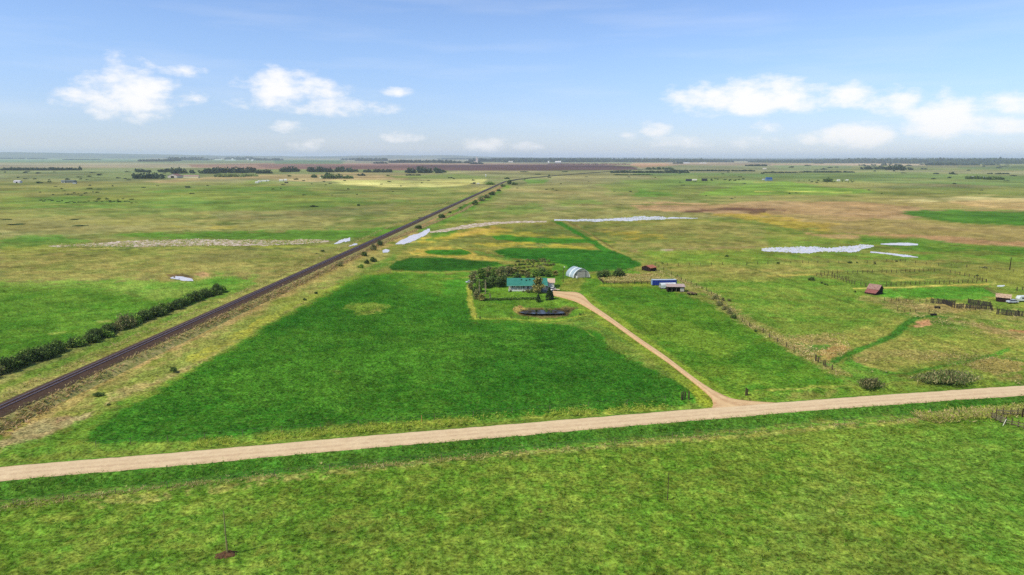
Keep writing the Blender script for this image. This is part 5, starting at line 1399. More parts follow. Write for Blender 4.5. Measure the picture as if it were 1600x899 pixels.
for k_ in range(3): b.box(8.0, 9.6, -.35*(k_+1), -.35*k_ - .07, 0, .6 - .2*(k_+.9)+.05)
b.build('step', m_board, house)
# ---- garage with beige roof, white doors, concrete apron
p = surf(850.5, 450)
gar = empty('garage', (p.x, p.y, 0), R(-3), 'small white garage with beige roof at the upper end of the driveway', 'garage')
gable_walls(-.3, 4.6, 0, 7.5, -.1, 2.5, 3.5).build('wall', m_white, gar)
rf = MB()
rf = gable_roof(-.7, 5.0, -.4, 7.9, 2.4, 3.75).build('roof', m_beige, gar)
b = MB(); b.box(.2, 3.6, -.05, 0.0, .0, 2.15); gd = b.build('garage_door', plain('garage_door_paint', (244,240,236), .5), gar)
for i in range(4): bb = MB(); bb.box(.22, 3.58, -.08, -.05, .08 + i*.53, .08 + i*.53 + .47); bb.build('door_panel', m_white, gd)
b = MB()
pts = [at(846,456.6,.10), at(862.5,457.4,.10), at(866,455,.10), at(862,450.3,.10), at(851,450.2,.10)]
b.add([q for q in pts] + [Vector((q.x, q.y, -.2)) for q in pts], [(0,1,2,3,4)] + [(i, 5+i, 5+(i+1)%5, (i+1)%5) for i in range(5)])
b.build('apron', m_conc, None, kind='structure')

# ---- arched steel shed
pa = surf(895.8, 434.4); pb = surf(921.2, 433.6); wq = (pb - pa).length
back = (surf(886, 425) - pa); 
q = empty('arched_shed', (pa.x, pa.y, 0), math.atan2(pb.y-pa.y, pb.x-pa.x), 'white and blue-grey arched steel shed behind the house with a grey end wall', 'shed')
ang_ = R(-14); 
def arch(w, h, n=9):
    out = []
    for i in range(n):
        t = i / (n-1); x = -w/2 * (1-t) ** 1.0; out.append((x + w/2 - w/2 * (1 - (1-t)) * 0, 0))
    out = []
    for i in range(n):                 # pointed arch from left foot to apex
        t = i / (n-1); out.append((w/2 * (1 - math.cos(t * math.pi/2.35) ** 1.25 * 1.0) if t > 0 else 0, h * math.sin(t * math.pi/2.35) / math.sin(math.pi/2.35)))
    r_ = .74 * w; out = [(x, math.sqrt(max(0, r_*r_ - (r_-x)**2))) for x in [w/2 * (i/(n-1))**1.6 for i in range(n)]]
    zm = out[-1][1]; out = [(x, z/zm*h) for x, z in out]
    L_ = out; mx_ = L_[-1][0]; L_ = [(x / mx_ * w/2, z) for x, z in L_]
    return L_ + [(w - x, z) for x, z in L_[-2::-1]]
DPT = 7.6; qh = 4.75; sx_ = -math.tan(R(13))
oa = arch(wq, qh)
b = MB(); n_ = len(oa); b.add([(x, 0, z) for x, z in oa], [tuple(range(n_))[::-1]]); b.build('end_wall', m_grey, q)
b = MB(); b.add([(x + DPT*sx_, DPT, z) for x, z in oa], [tuple(range(n_))]); b.build('end_wall', m_grey, q)
stripes = [(-.25, .45, m_steel, .06), (.45, 3.4, m_greyblue, 0), (3.4, 4.4, m_steel, .03), (4.4, 7.8, m_greyblue, 0)]
for (y0, y1, mt_, pr2) in stripes:
    b = MB(); ob = [(x - wq/2) * (1.02 + pr2*.3) + wq/2 for x, z in oa]; oz = [z * (1.015 + pr2*.3) for x, z in oa]
    vs = []
    for yy in (y0, y1):
        vs += [(xx + yy*sx_, yy, zz) for xx, zz in zip(ob, oz)]
        vs += [(x + yy*sx_, yy, z) for x, z in oa]
    f = []
    for i in range(n_-1):
        f += [(i, i+1, 2*n_+i+1, 2*n_+i), (n_+i, 3*n_+i, 3*n_+i+1, n_+i+1), (i, n_+i, n_+i+1, i+1), (2*n_+i, 2*n_+i+1, 3*n_+i+1, 3*n_+i)]
    b.add(vs, f); b.build('roof_panel', mt_, q)
for (x0, x1) in ((2.6, 4.5), (4.56, 6.4)):
    b = MB(); b.box(x0, x1, -.08, -.004, .05, 3.0); b.build('sliding_door', plain('grey_door', (190,184,176), .6), q)
b = MB(); b.box(6.42, 6.56, -.1, -.004, .05, 3.1); b.box(2.4, 6.56, -.1, -.004, 3.03, 3.15); b.build('door_rail', m_darkw, q)
b = MB(); b.box(1.0, 1.6, -.07, -.004, 1.5, 2.1); b.build('window', m_glass, q)
# white bin beside the shed door
p = surf(901.5, 434.8); t = empty('water_tank', (p.x, p.y, 0), 0, 'little white tank standing against the end wall of the arched shed', 'tank')
b = MB(); b.tube([(0,0,0),(0,0,.9),(0,0,1.05)], [.45,.45,.2], 10); b.build('body', m_white, t); b = MB(); b.tube([(0,0,1.05),(0,0,1.15)], .16, 8); b.build('lid', m_grey, t)

# ---- blue container, white shelter, brown shed, wagon on the right
p = surf(1019.5, 446.2)
t = empty('shipping_container', (p.x, p.y, 0), R(3), 'long blue shipping container with pale top behind the white trailer shelter', 'container')
CL, CW, CH = 11.6, 2.44, 2.6
b = MB()
nr_ = 46
vs = []
for i in range(nr_+1):
    x = CL * i / nr_; y = .0 if (i // 2) % 2 else .05
    vs += [(x, y, .12), (x, y, CH-.1)]
b.add(vs, [(2*i, 2*i+2, 2*i+3, 2*i+1) for i in range(nr_)])
b.box(0, CL, .06, CW, .1, CH-.06); b.build('side_panel', m_blue, t)
b = MB(); b.box(-.03, CL+.03, -.03, CW+.03, CH-.06, CH); b.build('roof', m_bluetop, t)
for x0, x1 in ((-.06, .1), (CL-.1, CL+.06)):
    b = MB(); b.box(x0, x1, -.05, .1, 0, CH); b.build('corner_post', m_blue, t)
for y0 in (.1, 1.27):
    b = MB(); b.box(-.07, -.005, y0, y0+1.12, .14, CH-.12); d2_ = b.build('door', plain('lit_blue_door', (120,160,214), .5), t)  # end doors coloured lighter blue for the light on that end
    b = MB(); b.bar((-.11, y0+.5, .2), (-.11, y0+.5, CH-.2), .05); b.build('lock_rod', m_steel, d2_)
p = surf(1032.5, 451.6)
t = empty('trailer_shelter', (p.x, p.y, 0), R(8), 'white round-topped trailer shelter with a dark open left end between container and brown shed', 'shelter')
ar = [(0, .25), (.02, 1.6), (.2, 2.15), (.62, 2.5), (1.2, 2.62), (1.8, 2.5), (2.22, 2.15), (2.4, 1.6), (2.42, .25)]
b = MB(); n_ = len(ar)
vs = [(0, y, z) for y, z in ar] + [(7.4, y, z) for y, z in ar] + [(0, y*.92+.1, z*.95) for y, z in ar] + [(7.4, y*.92+.1, z*.95) for y, z in ar]
b.add(vs, [(i, i+1, n_+i+1, n_+i) for i in range(n_-1)] + [(2*n_+i, 3*n_+i, 3*n_+i+1, 2*n_+i+1) for i in range(n_-1)] + [(i, 2*n_+i, 2*n_+i+1, i+1) for i in range(n_-1)])
b.build('cover', m_steel, t)
b = MB(); b.add([(1.2, y*.9+.12, z*.93) for y, z in ar], [tuple(range(n_))]); b.build('inner_wall', m_maroon, t)
b = MB(); b.box(0, 7.4, .05, 2.38, .25, .42); b.build('floor', m_board, t)
for xx in (2.6, 3.6):
    b = MB(); b.tube([(xx, -.02, .4), (xx, .22, .4)], .4, 10); b.build('wheel', m_black, t)
p = surf(1043, 456.4)
t = empty('machine_shed', (p.x, p.y, 0), R(-4), 'open fronted brown shed with pale pinkish roof, in front of the white shelter', 'shed')
b = MB(); b.box(0, .15, 0, 4, 0, 2.3); b.box(0, 7.6, 3.85, 4, 0, 2.0); b.box(5.6, 7.6, 0, .14, 0, 2.3); b.box(7.45, 7.6, .14, 3.85, 0, 2.2); b.build('wall', m_darkw, t)
for xx in (1.9, 3.8): b = MB(); b.box(xx, xx+.16, .02, .18, 0, 2.35); b.build('post', m_board, t)
b = MB(); b.add([(-.5,-.5,2.42),(8,-.5,2.42),(8,4.3,2.95),(-.5,4.3,2.95),(-.5,-.5,2.56),(8,-.5,2.56),(8,4.3,3.09),(-.5,4.3,3.09)], [(0,3,2,1),(4,5,6,7),(0,1,5,4),(1,2,6,5),(2,3,7,6),(3,0,4,7)]); b.build('roof', rough_mat('pinkgrey_roof', paint(198,176,170), paint(164,144,140), 1, .8), t)
b = MB(); b.box(5.62, 7.4, -.05, -.002, .3, 2.0); b.build('door', m_grey, t)
# old wagons
for i, (px_, py_, s_, lab) in enumerate([(1079,460.5,1.0,'old brown farm wagon with tan deck in the grass right of the brown shed'),(1085,460.8,.75,'smaller dark cart parked against the old farm wagon')]):
    p = surf(px_, py_); t = empty('farm_wagon' if i == 0 else 'farm_cart', (p.x, p.y, 0), R(5+10*i), lab, 'wagon' if i == 0 else 'cart'); t.scale = (s_, s_, s_)
    b = MB(); b.box(-1.3, 1.3, -.8, .8, .75, .92); b.box(-1.3, 1.3, -.82, -.76, .92, 1.2); b.box(-1.3, 1.3, .76, .82, .92, 1.2); b.build('deck', rough_mat('tan_deck', paint(176,150,122), paint(130,106,84), 2), t)
    for xx in (-.9, .9):
        for yy in (-.85, .85):
            b = MB(); b.tube([(xx, yy-.09, .42), (xx, yy+.09, .42)], .42, 10); b.build('wheel', m_black, t)
    b = MB(); b.bar((-.9,-.85,.42),(-.9,.85,.42),.1); b.bar((.9,-.85,.42),(.9,.85,.42),.1); b.bar((1.3,0,.7),(2.2,0,.3),.08); b.build('axle', m_darkw, t)

# ---- old sheds with red roofs
def old_shed(px, py, L_, W_, H_, HR, rz, label, wallm=m_darkw, roofm=m_redroof, name='old_shed', cat='shed', door=True, cx=None):
    p = surf(px, py); t = empty(name, (p.x, p.y, p.z if p.z else 0), rz, label, cat)
    gable_walls(-L_/2, L_/2, -W_/2, W_/2, -.2, H_, HR).build('wall', wallm, t)
    gable_roof(-L_/2-.3, L_/2+.3, -W_/2-.35, W_/2+.35, H_-.22, HR+.02, .12).build('roof', roofm, t)
    if door:
        b = MB(); b.box(-L_/2-.06, -L_/2-.004, -W_*.2, W_*.2, 0, H_*.85); b.build('door', m_maroon, t)
    return t
old_shed(1014, 422.5, 5.0, 6.0, 1.9, 2.8, R(40), 'low old shed with dark boarded end and orange-red roof at the hay field corner', m_darkw, rough_mat('orange_red_roof', paint(190,124,96), paint(150,92,76), 1.2, .85))
# leaning red barn with a lower lean-to
p = surf(1367, 458)
barn = empty('old_barn', (p.x, p.y, 0), R(128), 'leaning dark red barn with faded pink roof and lean-to, below the round corral', 'barn')
barn.scale = (.82, .82, .86)
gable_walls(-3.0, 3.2, -2.6, 2.6, -.2, 2.5, 4.5).build('wall', m_darkw, barn)
gable_roof(-3.3, 3.5, -3.0, 3.0, 2.25, 4.55, .12).build('roof', m_pinkroof, barn)
b = MB(); b.add([(-3.2,2.5,2.2),(3.2,2.5,2.2),(3.0,5.9,.7),(-3.0,5.9,.7),(-3.2,2.5,2.32),(3.2,2.5,2.32),(3.0,5.9,.82),(-3.0,5.9,.82)], [(0,3,2,1),(4,5,6,7),(0,1,5,4),(1,2,6,5),(2,3,7,6),(3,0,4,7)]); b.build('lean_to_roof', rough_mat('faded_red_roof', paint(160,104,98), paint(122,72,68), 1.5, .85), barn)
b = MB(); b.box(-2.9, 2.9, 5.6, 5.7, -.1, .8); b.box(-3.0, -2.9, 2.6, 5.7, -.1, 1.0); b.box(2.9, 3.0, 2.6, 5.7, -.1, 1.0); b.build('lean_to_wall', m_darkw, barn)
b = MB(); b.box(-3.06, -3.004, -1.2, 1.0, 0, 2.1); b.build('door', m_maroon, barn)
# collapsed shed, car and white trailer at the right edge
t = old_shed(1567, 470.5, 5.0, 3.6, 1.9, 3.0, R(-35), 'small ruined shed with pale broken roof, left of the silver blue car', m_darkw, rough_mat('tan_broken_roof', paint(206,180,150), paint(150,118,104), 2.0, .95))
b = MB(); b.box(2.4, 2.55, -2.2, -1.6, 0, 2.0); b.build('white_board', m_white, t)

def car(px, py, rz, bodyc, label, name='parked_car', cat='car', s=1.0, kind='sedan'):
    p = surf(px, py); t = empty(name, (p.x, p.y, 0), rz, label, cat); t.scale = (s, s, s)
    mb_ = plain('car_paint_' + str(int(px)), bodyc, .3, 3, .95, .5)
    prof = [(-2.2,.35),(-2.25,.75),(-1.75,.95),(-1.2,1.0),(2.15,.98),(2.25,.7),(2.2,.35)] if kind == 'sedan' else [(-2.6,.45),(-2.65,1.0),(-1.4,1.1),(2.6,1.1),(2.65,.5)]
    b = MB(); n_ = len(prof)
    vs = [(x, -.85, z) for x, z in prof] + [(x, .85, z) for x, z in prof]
    b.add(vs, [(i, (i+1)%n_, n_+(i+1)%n_, n_+i) for i in range(n_)] + [tuple(range(n_))[::-1], tuple(range(n_, 2*n_))]); b.build('body', mb_, t)
    cab = [(-1.2,.98),(-.6,1.45),(1.0,1.47),(1.7,.98)] if kind == 'sedan' else [(-1.3,1.08),(-.8,1.75),(.5,1.77),(.6,1.08)]
    b = MB(); m_ = len(cab); vs = [(x, -.72 + (.1 if z > 1.2 else 0), z) for x, z in cab] + [(x, .72 - (.1 if z > 1.2 else 0), z) for x, z in cab]
    b.add(vs, [(i, (i+1)%m_, m_+(i+1)%m_, m_+i) for i in range(m_)] + [tuple(range(m_))[::-1], tuple(range(m_, 2*m_))]); b.build('cab_glass', m_glass, t)
    b = MB(); zt = cab[1][1]; b.box(cab[1][0], cab[2][0], -.62, .62, zt, zt+.05); b.build('roof', mb_, t)
    for xx in (-1.45, 1.4):
        for yy in (-.86, .70):
            b = MB(); b.tube([(xx, yy, .34), (xx, yy+.16, .34)], .34, 12); w_ = b.build('wheel', m_black, t)
            b = MB(); b.tube([(xx, yy-.01, .34), (xx, yy+.17, .34)], .17, 8); b.build('rim', m_grey, w_)
    for yy in (-.6, .6):
        b = MB(); b.box(-2.28, -2.2, yy-.16, yy+.16, .62, .78); b.build('headlight', m_white, t)
    return t
car(862.8, 454.3, R(60), (240,240,244), 'white car parked on the apron where the driveway meets the garage')
car(846.5, 457.6, R(10), (70,84,112), 'dark blue pickup truck parked below the large olive tree', 'pickup_truck', 'truck', .95, 'pickup')
car(1581.5, 473.5, R(4), (196,202,222), 'silver blue car parked right of the small ruined shed', 'parked_car', 'car', 1.0)
car(733.5, 442.3, R(8), (226,230,236), 'white pickup parked at the left edge of the farmyard trees', 'pickup_truck', 'truck', .7, 'pickup')
p = surf(869, 454.2); t = empty('utility_trailer', (p.x, p.y, 0), R(-8), 'low beige flat trailer right of the white car at the driveway top', 'trailer')
b = MB(); b.box(-1.6, 1.6, -.8, .8, .45, .6); b.build('deck', m_beige, t)
for yy in (-.85, .85): b = MB(); b.tube([(0, yy-.08, .32), (0, yy+.08, .32)], .32, 10); b.build('wheel', m_black, t)
b = MB(); b.bar((1.6, 0, .5), (2.6, 0, .35), .1); b.build('hitch', m_darkw, t)
# camper trailer cut by the frame, gas tank
p = surf(1599, 471.5); t = empty('camper_trailer', (p.x, p.y, 0), R(2), 'white camper trailer cut off by the right edge of the photo', 'camper')
b = MB(); b.prism([(-2.6,.6),(-2.8,1.4),(-2.3,2.5),(2.4,2.6),(2.7,1.2),(2.6,.6)], -1.05, 1.05); b.build('body', m_steel, t)
b = MB(); b.box(-1.6, -.7, -1.08, -1.052, 1.4, 2.0); b.build('window', m_glass, t)
b = MB(); b.box(.3, 1.0, -1.08, -1.052, .65, 2.2); b.build('door', m_beige, t)
for yy in (-1.05, .9): b = MB(); b.tube([(0, yy, .35), (0, yy+.16, .35)], .35, 10); b.build('wheel', m_black, t)
p = surf(1564, 447.8); t = empty('boat_hull', (p.x, p.y, 0), R(12), 'pale upturned boat lying in the grass above the ruined shed', 'boat')
b = MB(); secs = []
for i in range(7):
    x = -2 + i * 4/6; w_ = .8 * math.sin(math.pi * (.12 + .76*i/6)); secs.append([(x, -w_, 0), (x, -w_*.8, .4), (x, 0, .6), (x, w_*.8, .4), (x, w_, 0)])
vs = [v for s_ in secs for v in s_]; b.add(vs, [(5*i+j, 5*i+5+j, 5*i+6+j, 5*i+1+j) for i in range(6) for j in range(4)] + [(0,1,2,3,4), (34,33,32,31,30)]); b.build('hull', m_steel, t)
b = MB(); b.bar((-2, 0, .58), (2, 0, .58), .06); b.build('keel', m_grey, t)
# white tank between house and garage
p = surf(845, 450); t = empty('propane_tank', (p.x, p.y, 0), R(20), 'white propane tank half hidden by the trees between house and garage', 'tank')
b = MB(); b.tube([(-1.3,0,.75),(-1.15,0,.75),(1.15,0,.75),(1.3,0,.75)], [.15,.48,.48,.15], 12); b.build('body', m_white, t)
for xx in (-.7,.7): b = MB(); b.box(xx-.08, xx+.08, -.3, .3, 0, .45); b.build('foot', m_conc, t)

# ---- far farmsteads
def far_shed(px, py, wpx, hpx_, label, wallc=(236,234,228), roofc=(170,166,160), depth=.6, rz=0.0, door=False, name='farm_building', cat='farm building', ratio=.62, group=None):
    p = surf(px, py); k = ppm(p); w = wpx / k; h = hpx_ / k; 
    t = empty(name, (p.x, p.y, p.z), rz, label, cat, group)
    d_ = max(4, min(w * depth, 18)); ze = h * ratio
    gable_walls(-w/2, w/2, 0, d_, -.8, ze, h).build('wall', plain('wall_' + name + str(int(px)), wallc, .7), t)
    gable_roof(-w/2-.3, w/2+.3, -.4, d_+.4, ze-.12, h+.05, .15).build('roof', plain('roof_' + name + str(int(px)), roofc, .6), t)
    if door: b = MB(); b.box(-w*.12, w*.12, -.08, -.004, 0, ze*.8); b.build('door', m_maroon, t)
    return t
def far_gable(px, py, wpx, hpx_, label, wallc, roofc, rz=0.0):
    """end-on barn: the gable faces the camera"""
    p = surf(px, py); k = ppm(p); w = wpx / k; h = hpx_ / k
    t = empty('barn', (p.x, p.y, p.z), R(90) + rz, label, 'barn')
    gable_walls(0, w * 1.2, -w/2, w/2, -.8, h*.55, h).build('wall', plain('barn_wall' + str(int(px)), wallc, .8), t)
    gable_roof(-.5, w*1.2+.4, -w/2-.6, w/2+.6, h*.5, h+.05, .2).build('roof', plain('barn_roof' + str(int(px)), roofc, .8), t)
    b = MB(); b.box(-.08, -.004, -w*.16, w*.16, 0, h*.5); b.build('door', m_maroon, t)
    return t
far_gable(269.5, 278.2, 15, 6, 'brown barn with white front and dark gable, leftmost of the farm by the knoll', (236,222,214), (150,112,104))
far_shed(283, 277.6, 9, 3.0, 'low brown shed right of the white fronted barn', (226,214,200), (140,112,104))
far_shed(298, 278.4, 23, 4.4, 'long low barn with cream walls and pinkish roof, rightmost of the farm by the knoll', (240,232,196), (176,146,138), .3)
far_shed(26, 286.3, 10, 4, 'small white shed far out on the left pasture', (230,226,232), (210,206,214), door=True)
far_shed(98.5, 286, 6, 4, 'grey shed with white door at the far left farmstead', (190,196,200), (110,120,124), door=True)
far_shed(109, 286, 13, 4, 'long dark grey shed at the far left farmstead', (120,128,128), (100,110,112))
far_shed(116, 287.6, 5, 1.6, 'low pale shed in front of the far left farmstead', (200,204,200), (190,196,196))
for i, (x, y, w_, h_) in enumerate([(401,286.5,5,2.4),(405,284.8,5,2.2),(412,284,7,2),(418,283.5,5,1.8),(439,283.5,6,2.6),(446,283,4,3),(447,286.5,5,2)]):
    far_shed(x, y, w_, h_, ['white low shed at the left end of the row in the straw field','white shed just behind the row end in the straw field','cream low shed in the middle of the row in the straw field','small white shed at the right end of the row in the straw field','white shed beside the little green dip','tall pale shed beside the little green dip','dark roofed low shed below the tall pale one'][i], (238,238,232) if i != 6 else (120,110,90), (224,224,220) if i != 6 else (80,74,60))
far_shed(534, 278.5, 4, 2.5, 'pale grey shed between the two near groves', (200,204,206), (190,190,190)); far_shed(502, 279.5, 5, 2.6, 'cream tent-like shed left of the near oval grove', (220,222,190), (214,216,170))
far_shed(341, 249.4, 12, 1.6, 'white long shed left on the skyline', (226,234,228), (216,226,220), .3); far_shed(360, 251.4, 17, 1.6, 'pale long shed on the skyline left of the white houses', (206,222,212), (200,216,206), .3)
far_shed(404, 250.6, 12, 2, 'white long shed on the skyline right of the white houses', (232,238,236), (226,234,232), .3)
for x, y in ((363,249.6),(387,249.8),(394,252),(397.5,250)): far_shed(x, y, 3, 2.2, {363:'white bin at the left of the skyline farms',387:'tall white bin near the skyline trees',394:'small white bin below the skyline trees',397.5:'white shed next to the skyline trees'}[x], (236,240,240), (228,232,232))
# grain elevator
p = surf(745, 255.4); k = ppm(p); hE = 9.5 / k; wE = 3.2 / k
t = empty('grain_elevator', (p.x, p.y, p.z), 0, 'tall pinkish grain elevator rising from the trees on the skyline', 'grain elevator')
b = MB(); b.box(-wE/2, wE/2, 0, wE, -1, hE*.66); b.build('tower', plain('elevator_wall', (222,204,204), .8), t)
gable_roof(-wE/2-.5, wE/2+.5, -.5, wE+.5, hE*.65, hE*.8, .3).build('roof', plain('elevator_roof', (160,150,152)), t)
b = MB(); b.box(-wE*.2, wE*.2, wE*.3, wE*.7, hE*.7, hE); b.build('cupola', plain('elevator_cupola', (222,204,204), .8), t)
b = MB(); b.box(-wE*1.3, -wE/2, 0, wE, -1, hE*.3); b.build('annex', plain('elevator_annex', (214,200,196), .8), t)
for i, (x, y, w_, h_, lab, c_, r_) in enumerate([
 (857,255.3,2.4,3.4,'white silo-like bin at the left of the skyline village',(238,238,240),(230,230,232)),(872,255.2,9,3.2,'white hall with dark front in the skyline village',(200,196,200),(240,240,242)),
 (880,253.6,4,1.8,'pale house right of the white hall on the skyline',(220,226,232),(210,216,222)),(918,253,6,2.4,'bright white hall in the skyline village centre',(240,240,244),(236,238,242)),
 (950,250,12,1.2,'long pale roof on the right of the skyline village',(206,216,224),(206,216,224)),(1020,250.4,7,1.2,'left of two pale roofs within the blue skyline woods',(206,216,224),(206,216,224)),(1037,250,9,1.4,'right of two pale roofs within the blue skyline woods',(206,216,224),(206,216,224)),
 (1073,255.8,9,1.8,'long white barn right of the dark grove on the skyline',(220,222,228),(214,218,224)),(1099,256,10,1.6,'long cream barn at the edge of the straw field',(232,226,220),(226,222,218)),
 (1195,264.4,5,2,'white house alone in the far right pasture',(240,230,220),(226,214,206)),(1538,254.8,7,2,'long white barn in front of the dark blue woods at far right',(240,234,236),(232,226,230)),
 (1392,265.2,2.5,1.4,'tiny white house before the dense grove at far right',(240,240,240),(230,230,230)),(805,252,9,2,'pale hall on the skyline just left of the green clearings',(216,226,232),(210,220,226)),
 (798,254.2,7,2.4,'beige hall beside the grain elevator woods',(214,206,196),(206,200,194)),
 (1076.5,283.4,9,3.2,'dark roofed shed left of the white one in the right middle farm',(66,70,82),(56,60,72)),(1085.5,282.4,7,2.2,'white shed in the right middle farm',(236,228,214),(230,226,216)),(1101,283.2,8,3.8,'black roofed barn in the right middle farm',(52,52,60),(44,46,54)),
 (1310.5,283.2,4.5,2.2,'white shed right of the dark clump at the right farmstead',(240,240,238),(232,232,230)),(1324,282.6,3.5,1.8,'smaller white shed farther right at the right farmstead',(232,232,228),(226,226,222)),(1295,284.2,7,3.2,'dark barn inside the clump at the right farmstead',(58,56,62),(50,50,56)),
 (1538,278.6,4,2,'white house among the trees of the far right farmstead',(226,226,226),(180,186,196)),(1519,277,5,1.6,'pale roofs left of the far right farmstead',(200,206,200),(190,198,196)),(1548,279,4,1.8,'grey blue shed in the far right farmstead',(150,160,172),(140,150,164)),
 (741,287.6,4,2.2,'dark shed left of the far end of the track',(60,60,60),(54,54,54)),(747,287.8,4,1.4,'white low shed left of the far end of the track',(238,232,222),(232,228,220)),(759,276.6,1.8,4,'narrow pale bin in the green field beyond the track',(214,214,200),(206,206,196))]):
    far_shed(x, y, w_, h_, lab, c_, r_, name='farm_building' if w_ > 3 else 'grain_bin', cat='farm building' if w_ > 3 else 'grain bin', depth=.4)
far_shed(1202, 282.6, 9.5, 5, 'bright blue roofed hall standing alone in the green pasture at right', (110,140,190), (24,78,150), .6)
far_shed(1193, 281.5, 3, 1.6, 'pale little shed left of the bright blue roofed hall', (214,220,226), (206,214,222))
# ------------------------------------------------------------------ fences, poles, pens
post_me = {}
def post_mesh(h, r, seed=0, mat=None):
    key = (round(h, 2), round(r, 3), seed, mat.name if mat else '')
    if key not in post_me:
        b = MB()
        lean = (random.Random(seed).random() - .5) * .16
        b.tube([(0, 0, -.3), (lean * .5, 0, h * .5), (lean, lean * .5, h)], [r, r * .95, r * .85], 6)
        me = b.mesh('post'); me.materials.append(mat or m_postw); post_me[key] = me
    return post_me[key]
def fence(pts, label, post_h=1.5, post_r=.12, spacing=None, marks=None, rails=(), rail_r=.06, wires=(.5,.9,1.25), name='fence', cat='fence', jitter=.12, group=None, matr=None, skip=0.0, postm=None):
    """posts along a line; pts surveyed, marks: surveyed posts used as they are"""
    P0 = [surf(x, y) for x, y in pts]
    if marks: P_ = [surf(x, y) for x, y in marks]
    else: P_ = resample(P0, spacing)
    o0 = P_[0]
    t = empty(name, (o0.x, o0.y, 0), 0, label, cat, group)
    for i, p in enumerate(P_):
        if skip and random.random() < skip: continue
        o = link('post', post_mesh(post_h * random.choice((.9, 1, 1.08)), post_r, i % 4, postm), None, t)
        o.location = (p.x - o0.x + random.gauss(0, jitter), p.y - o0.y + random.gauss(0, jitter), 0); o.rotation_euler = (0, 0, random.random() * 6)
    if wires:
        b = MB()
        for z in wires:
            for a, c in zip(P_[:-1], P_[1:]): b.bar((a.x-o0.x, a.y-o0.y, z), (c.x-o0.x, c.y-o0.y, z), .018)
        b.build('wire', m_wire, t, kind='stuff')
    if rails:
        for a, c in zip(P_[:-1], P_[1:]):
            for z in rails:
                if random.random() < skip * .8: continue
                b = MB(); b.bar((a.x-o0.x, a.y-o0.y-.1, z + random.gauss(0, .04)), (c.x-o0.x, c.y-o0.y-.1, z + random.gauss(0, .05)), rail_r, rail_r * 1.6)
                b.build('rail', matr or m_postw, t)
    return t
# round corral: loop of posts with rails
fence([(1276,430.5),(1300,428),(1340,427.2),(1400,426),(1450,424.4),(1478,425),(1500,429.5),(1522,434.5),(1540,440.6)], 'far side of the round corral, a row of dark posts and rails', 1.7, .15, 2.9, rails=(.7,1.2), wires=(), name='corral_fence', skip=.06)
fence([(1276,431.5),(1300,434),(1318,439.5),(1336,444.5),(1353,447.6)], 'left side of the round corral curving towards the red barn', 1.7, .16, 2.4, rails=(.7,1.2), wires=(), name='corral_fence', skip=.06)
fence([(1377,447.2),(1430,445),(1490,443),(1541,441)], 'near side of the round corral along the pale track', 1.7, .16, 2.7, rails=(.6,1.2), wires=(), name='corral_fence', skip=.05)
fence([(1300,430.5),(1312,434.5),(1325,438.5)], 'short inner row of posts at the left end of the round corral', 1.5, .14, 2.6, rails=(.9,), wires=(), name='corral_fence', skip=.1)
# farmyard board fence
fence([(935,435.5),(938,439),(943,443.4)], 'short board fence running down beside the arched shed', 1.4, .14, 2.6, rails=(.6,1.1), wires=(), name='board_fence', matr=m_darkw, rail_r=.09)
fence([(943,443.4),(1018,443.6)], 'long dark board fence between the arched shed and the blue container', 1.5, .16, None, marks=[(943,443.4),(948,443.5),(959.5,443.8),(970.5,443.9),(981.5,443.9),(991.5,443.8),(1002.5,443.7),(1012,443.6),(1018,443.6)], rails=(.35,.8,1.2), wires=(), name='board_fence', matr=m_darkw, rail_r=.09, jitter=.02)
fence([(966,424),(1003,424)], 'thin wire fence left of the old red shed at the hay field edge', 1.3, .1, None, marks=[(932,424),(944,424),(980,423.6),(989,423.4),(998,423.4)], name='wire_fence')
# boundary fence running down the right side of the paddock
fence([(1018,413)], 'wire fence running down the right side of the green paddock', 1.5, .15, None, marks=[(1024,415.5),(1030,418),(1037,422),(1049,428.5),(1058,433),(1064,438),(1071,440.5),(1080,443.5),(1088,447),(1096,451.5),(1104,455),(1111.5,459.6),(1121,464),(1131,471),(1150,497),(1160,503),(1171,510),(1191,520),(1202,527),(1214,534),(1229,543),(1241,550)], name='wire_fence')
fence([(1272,565)], 'group of dark posts on the straw corner below the mown track', 1.9, .17, None, marks=[(1272,564),(1275,565),(1279,566.5),(1286,571.5),(1289,573),(1301,579)], name='wire_fence')
fence([(1030,414)], 'sparse post fence crossing the pasture above the paddock', 1.5, .17, None, marks=[(1042.5,415),(1060,415.3),(1077,415),(1094.5,415),(1111.5,414.8),(1128.5,414),(1166.5,414),(1183,413.2),(1200,412.8),(1218,412),(1236,411.5),(1254,411.2),(1263,411),(1277,410.8),(1294,411),(1310,411),(1327,411.2),(1355,411.4),(1385,408.6),(1394,408.8),(1400,409.4),(1407,408.6),(1414,409),(1430,412),(1447,413.6),(1466,415.2),(1486,415.8),(1511,417.6)], name='wire_fence')
fence([(1511,417.6)], 'wire fence going on past the utility pole to the right edge', 1.4, .13, None, marks=[(1511,417.6),(1530,420),(1548,421.5),(1565,423),(1583,425.2),(1600,427),(1618,429)], name='wire_fence')
fence([(1589,452),(1604,452)], 'two thick posts in the pasture at the right edge above the car', 1.7, .22, None, marks=[(1589,454.6),(1597.5,453.6),(1608,452.6)], name='wire_fence')
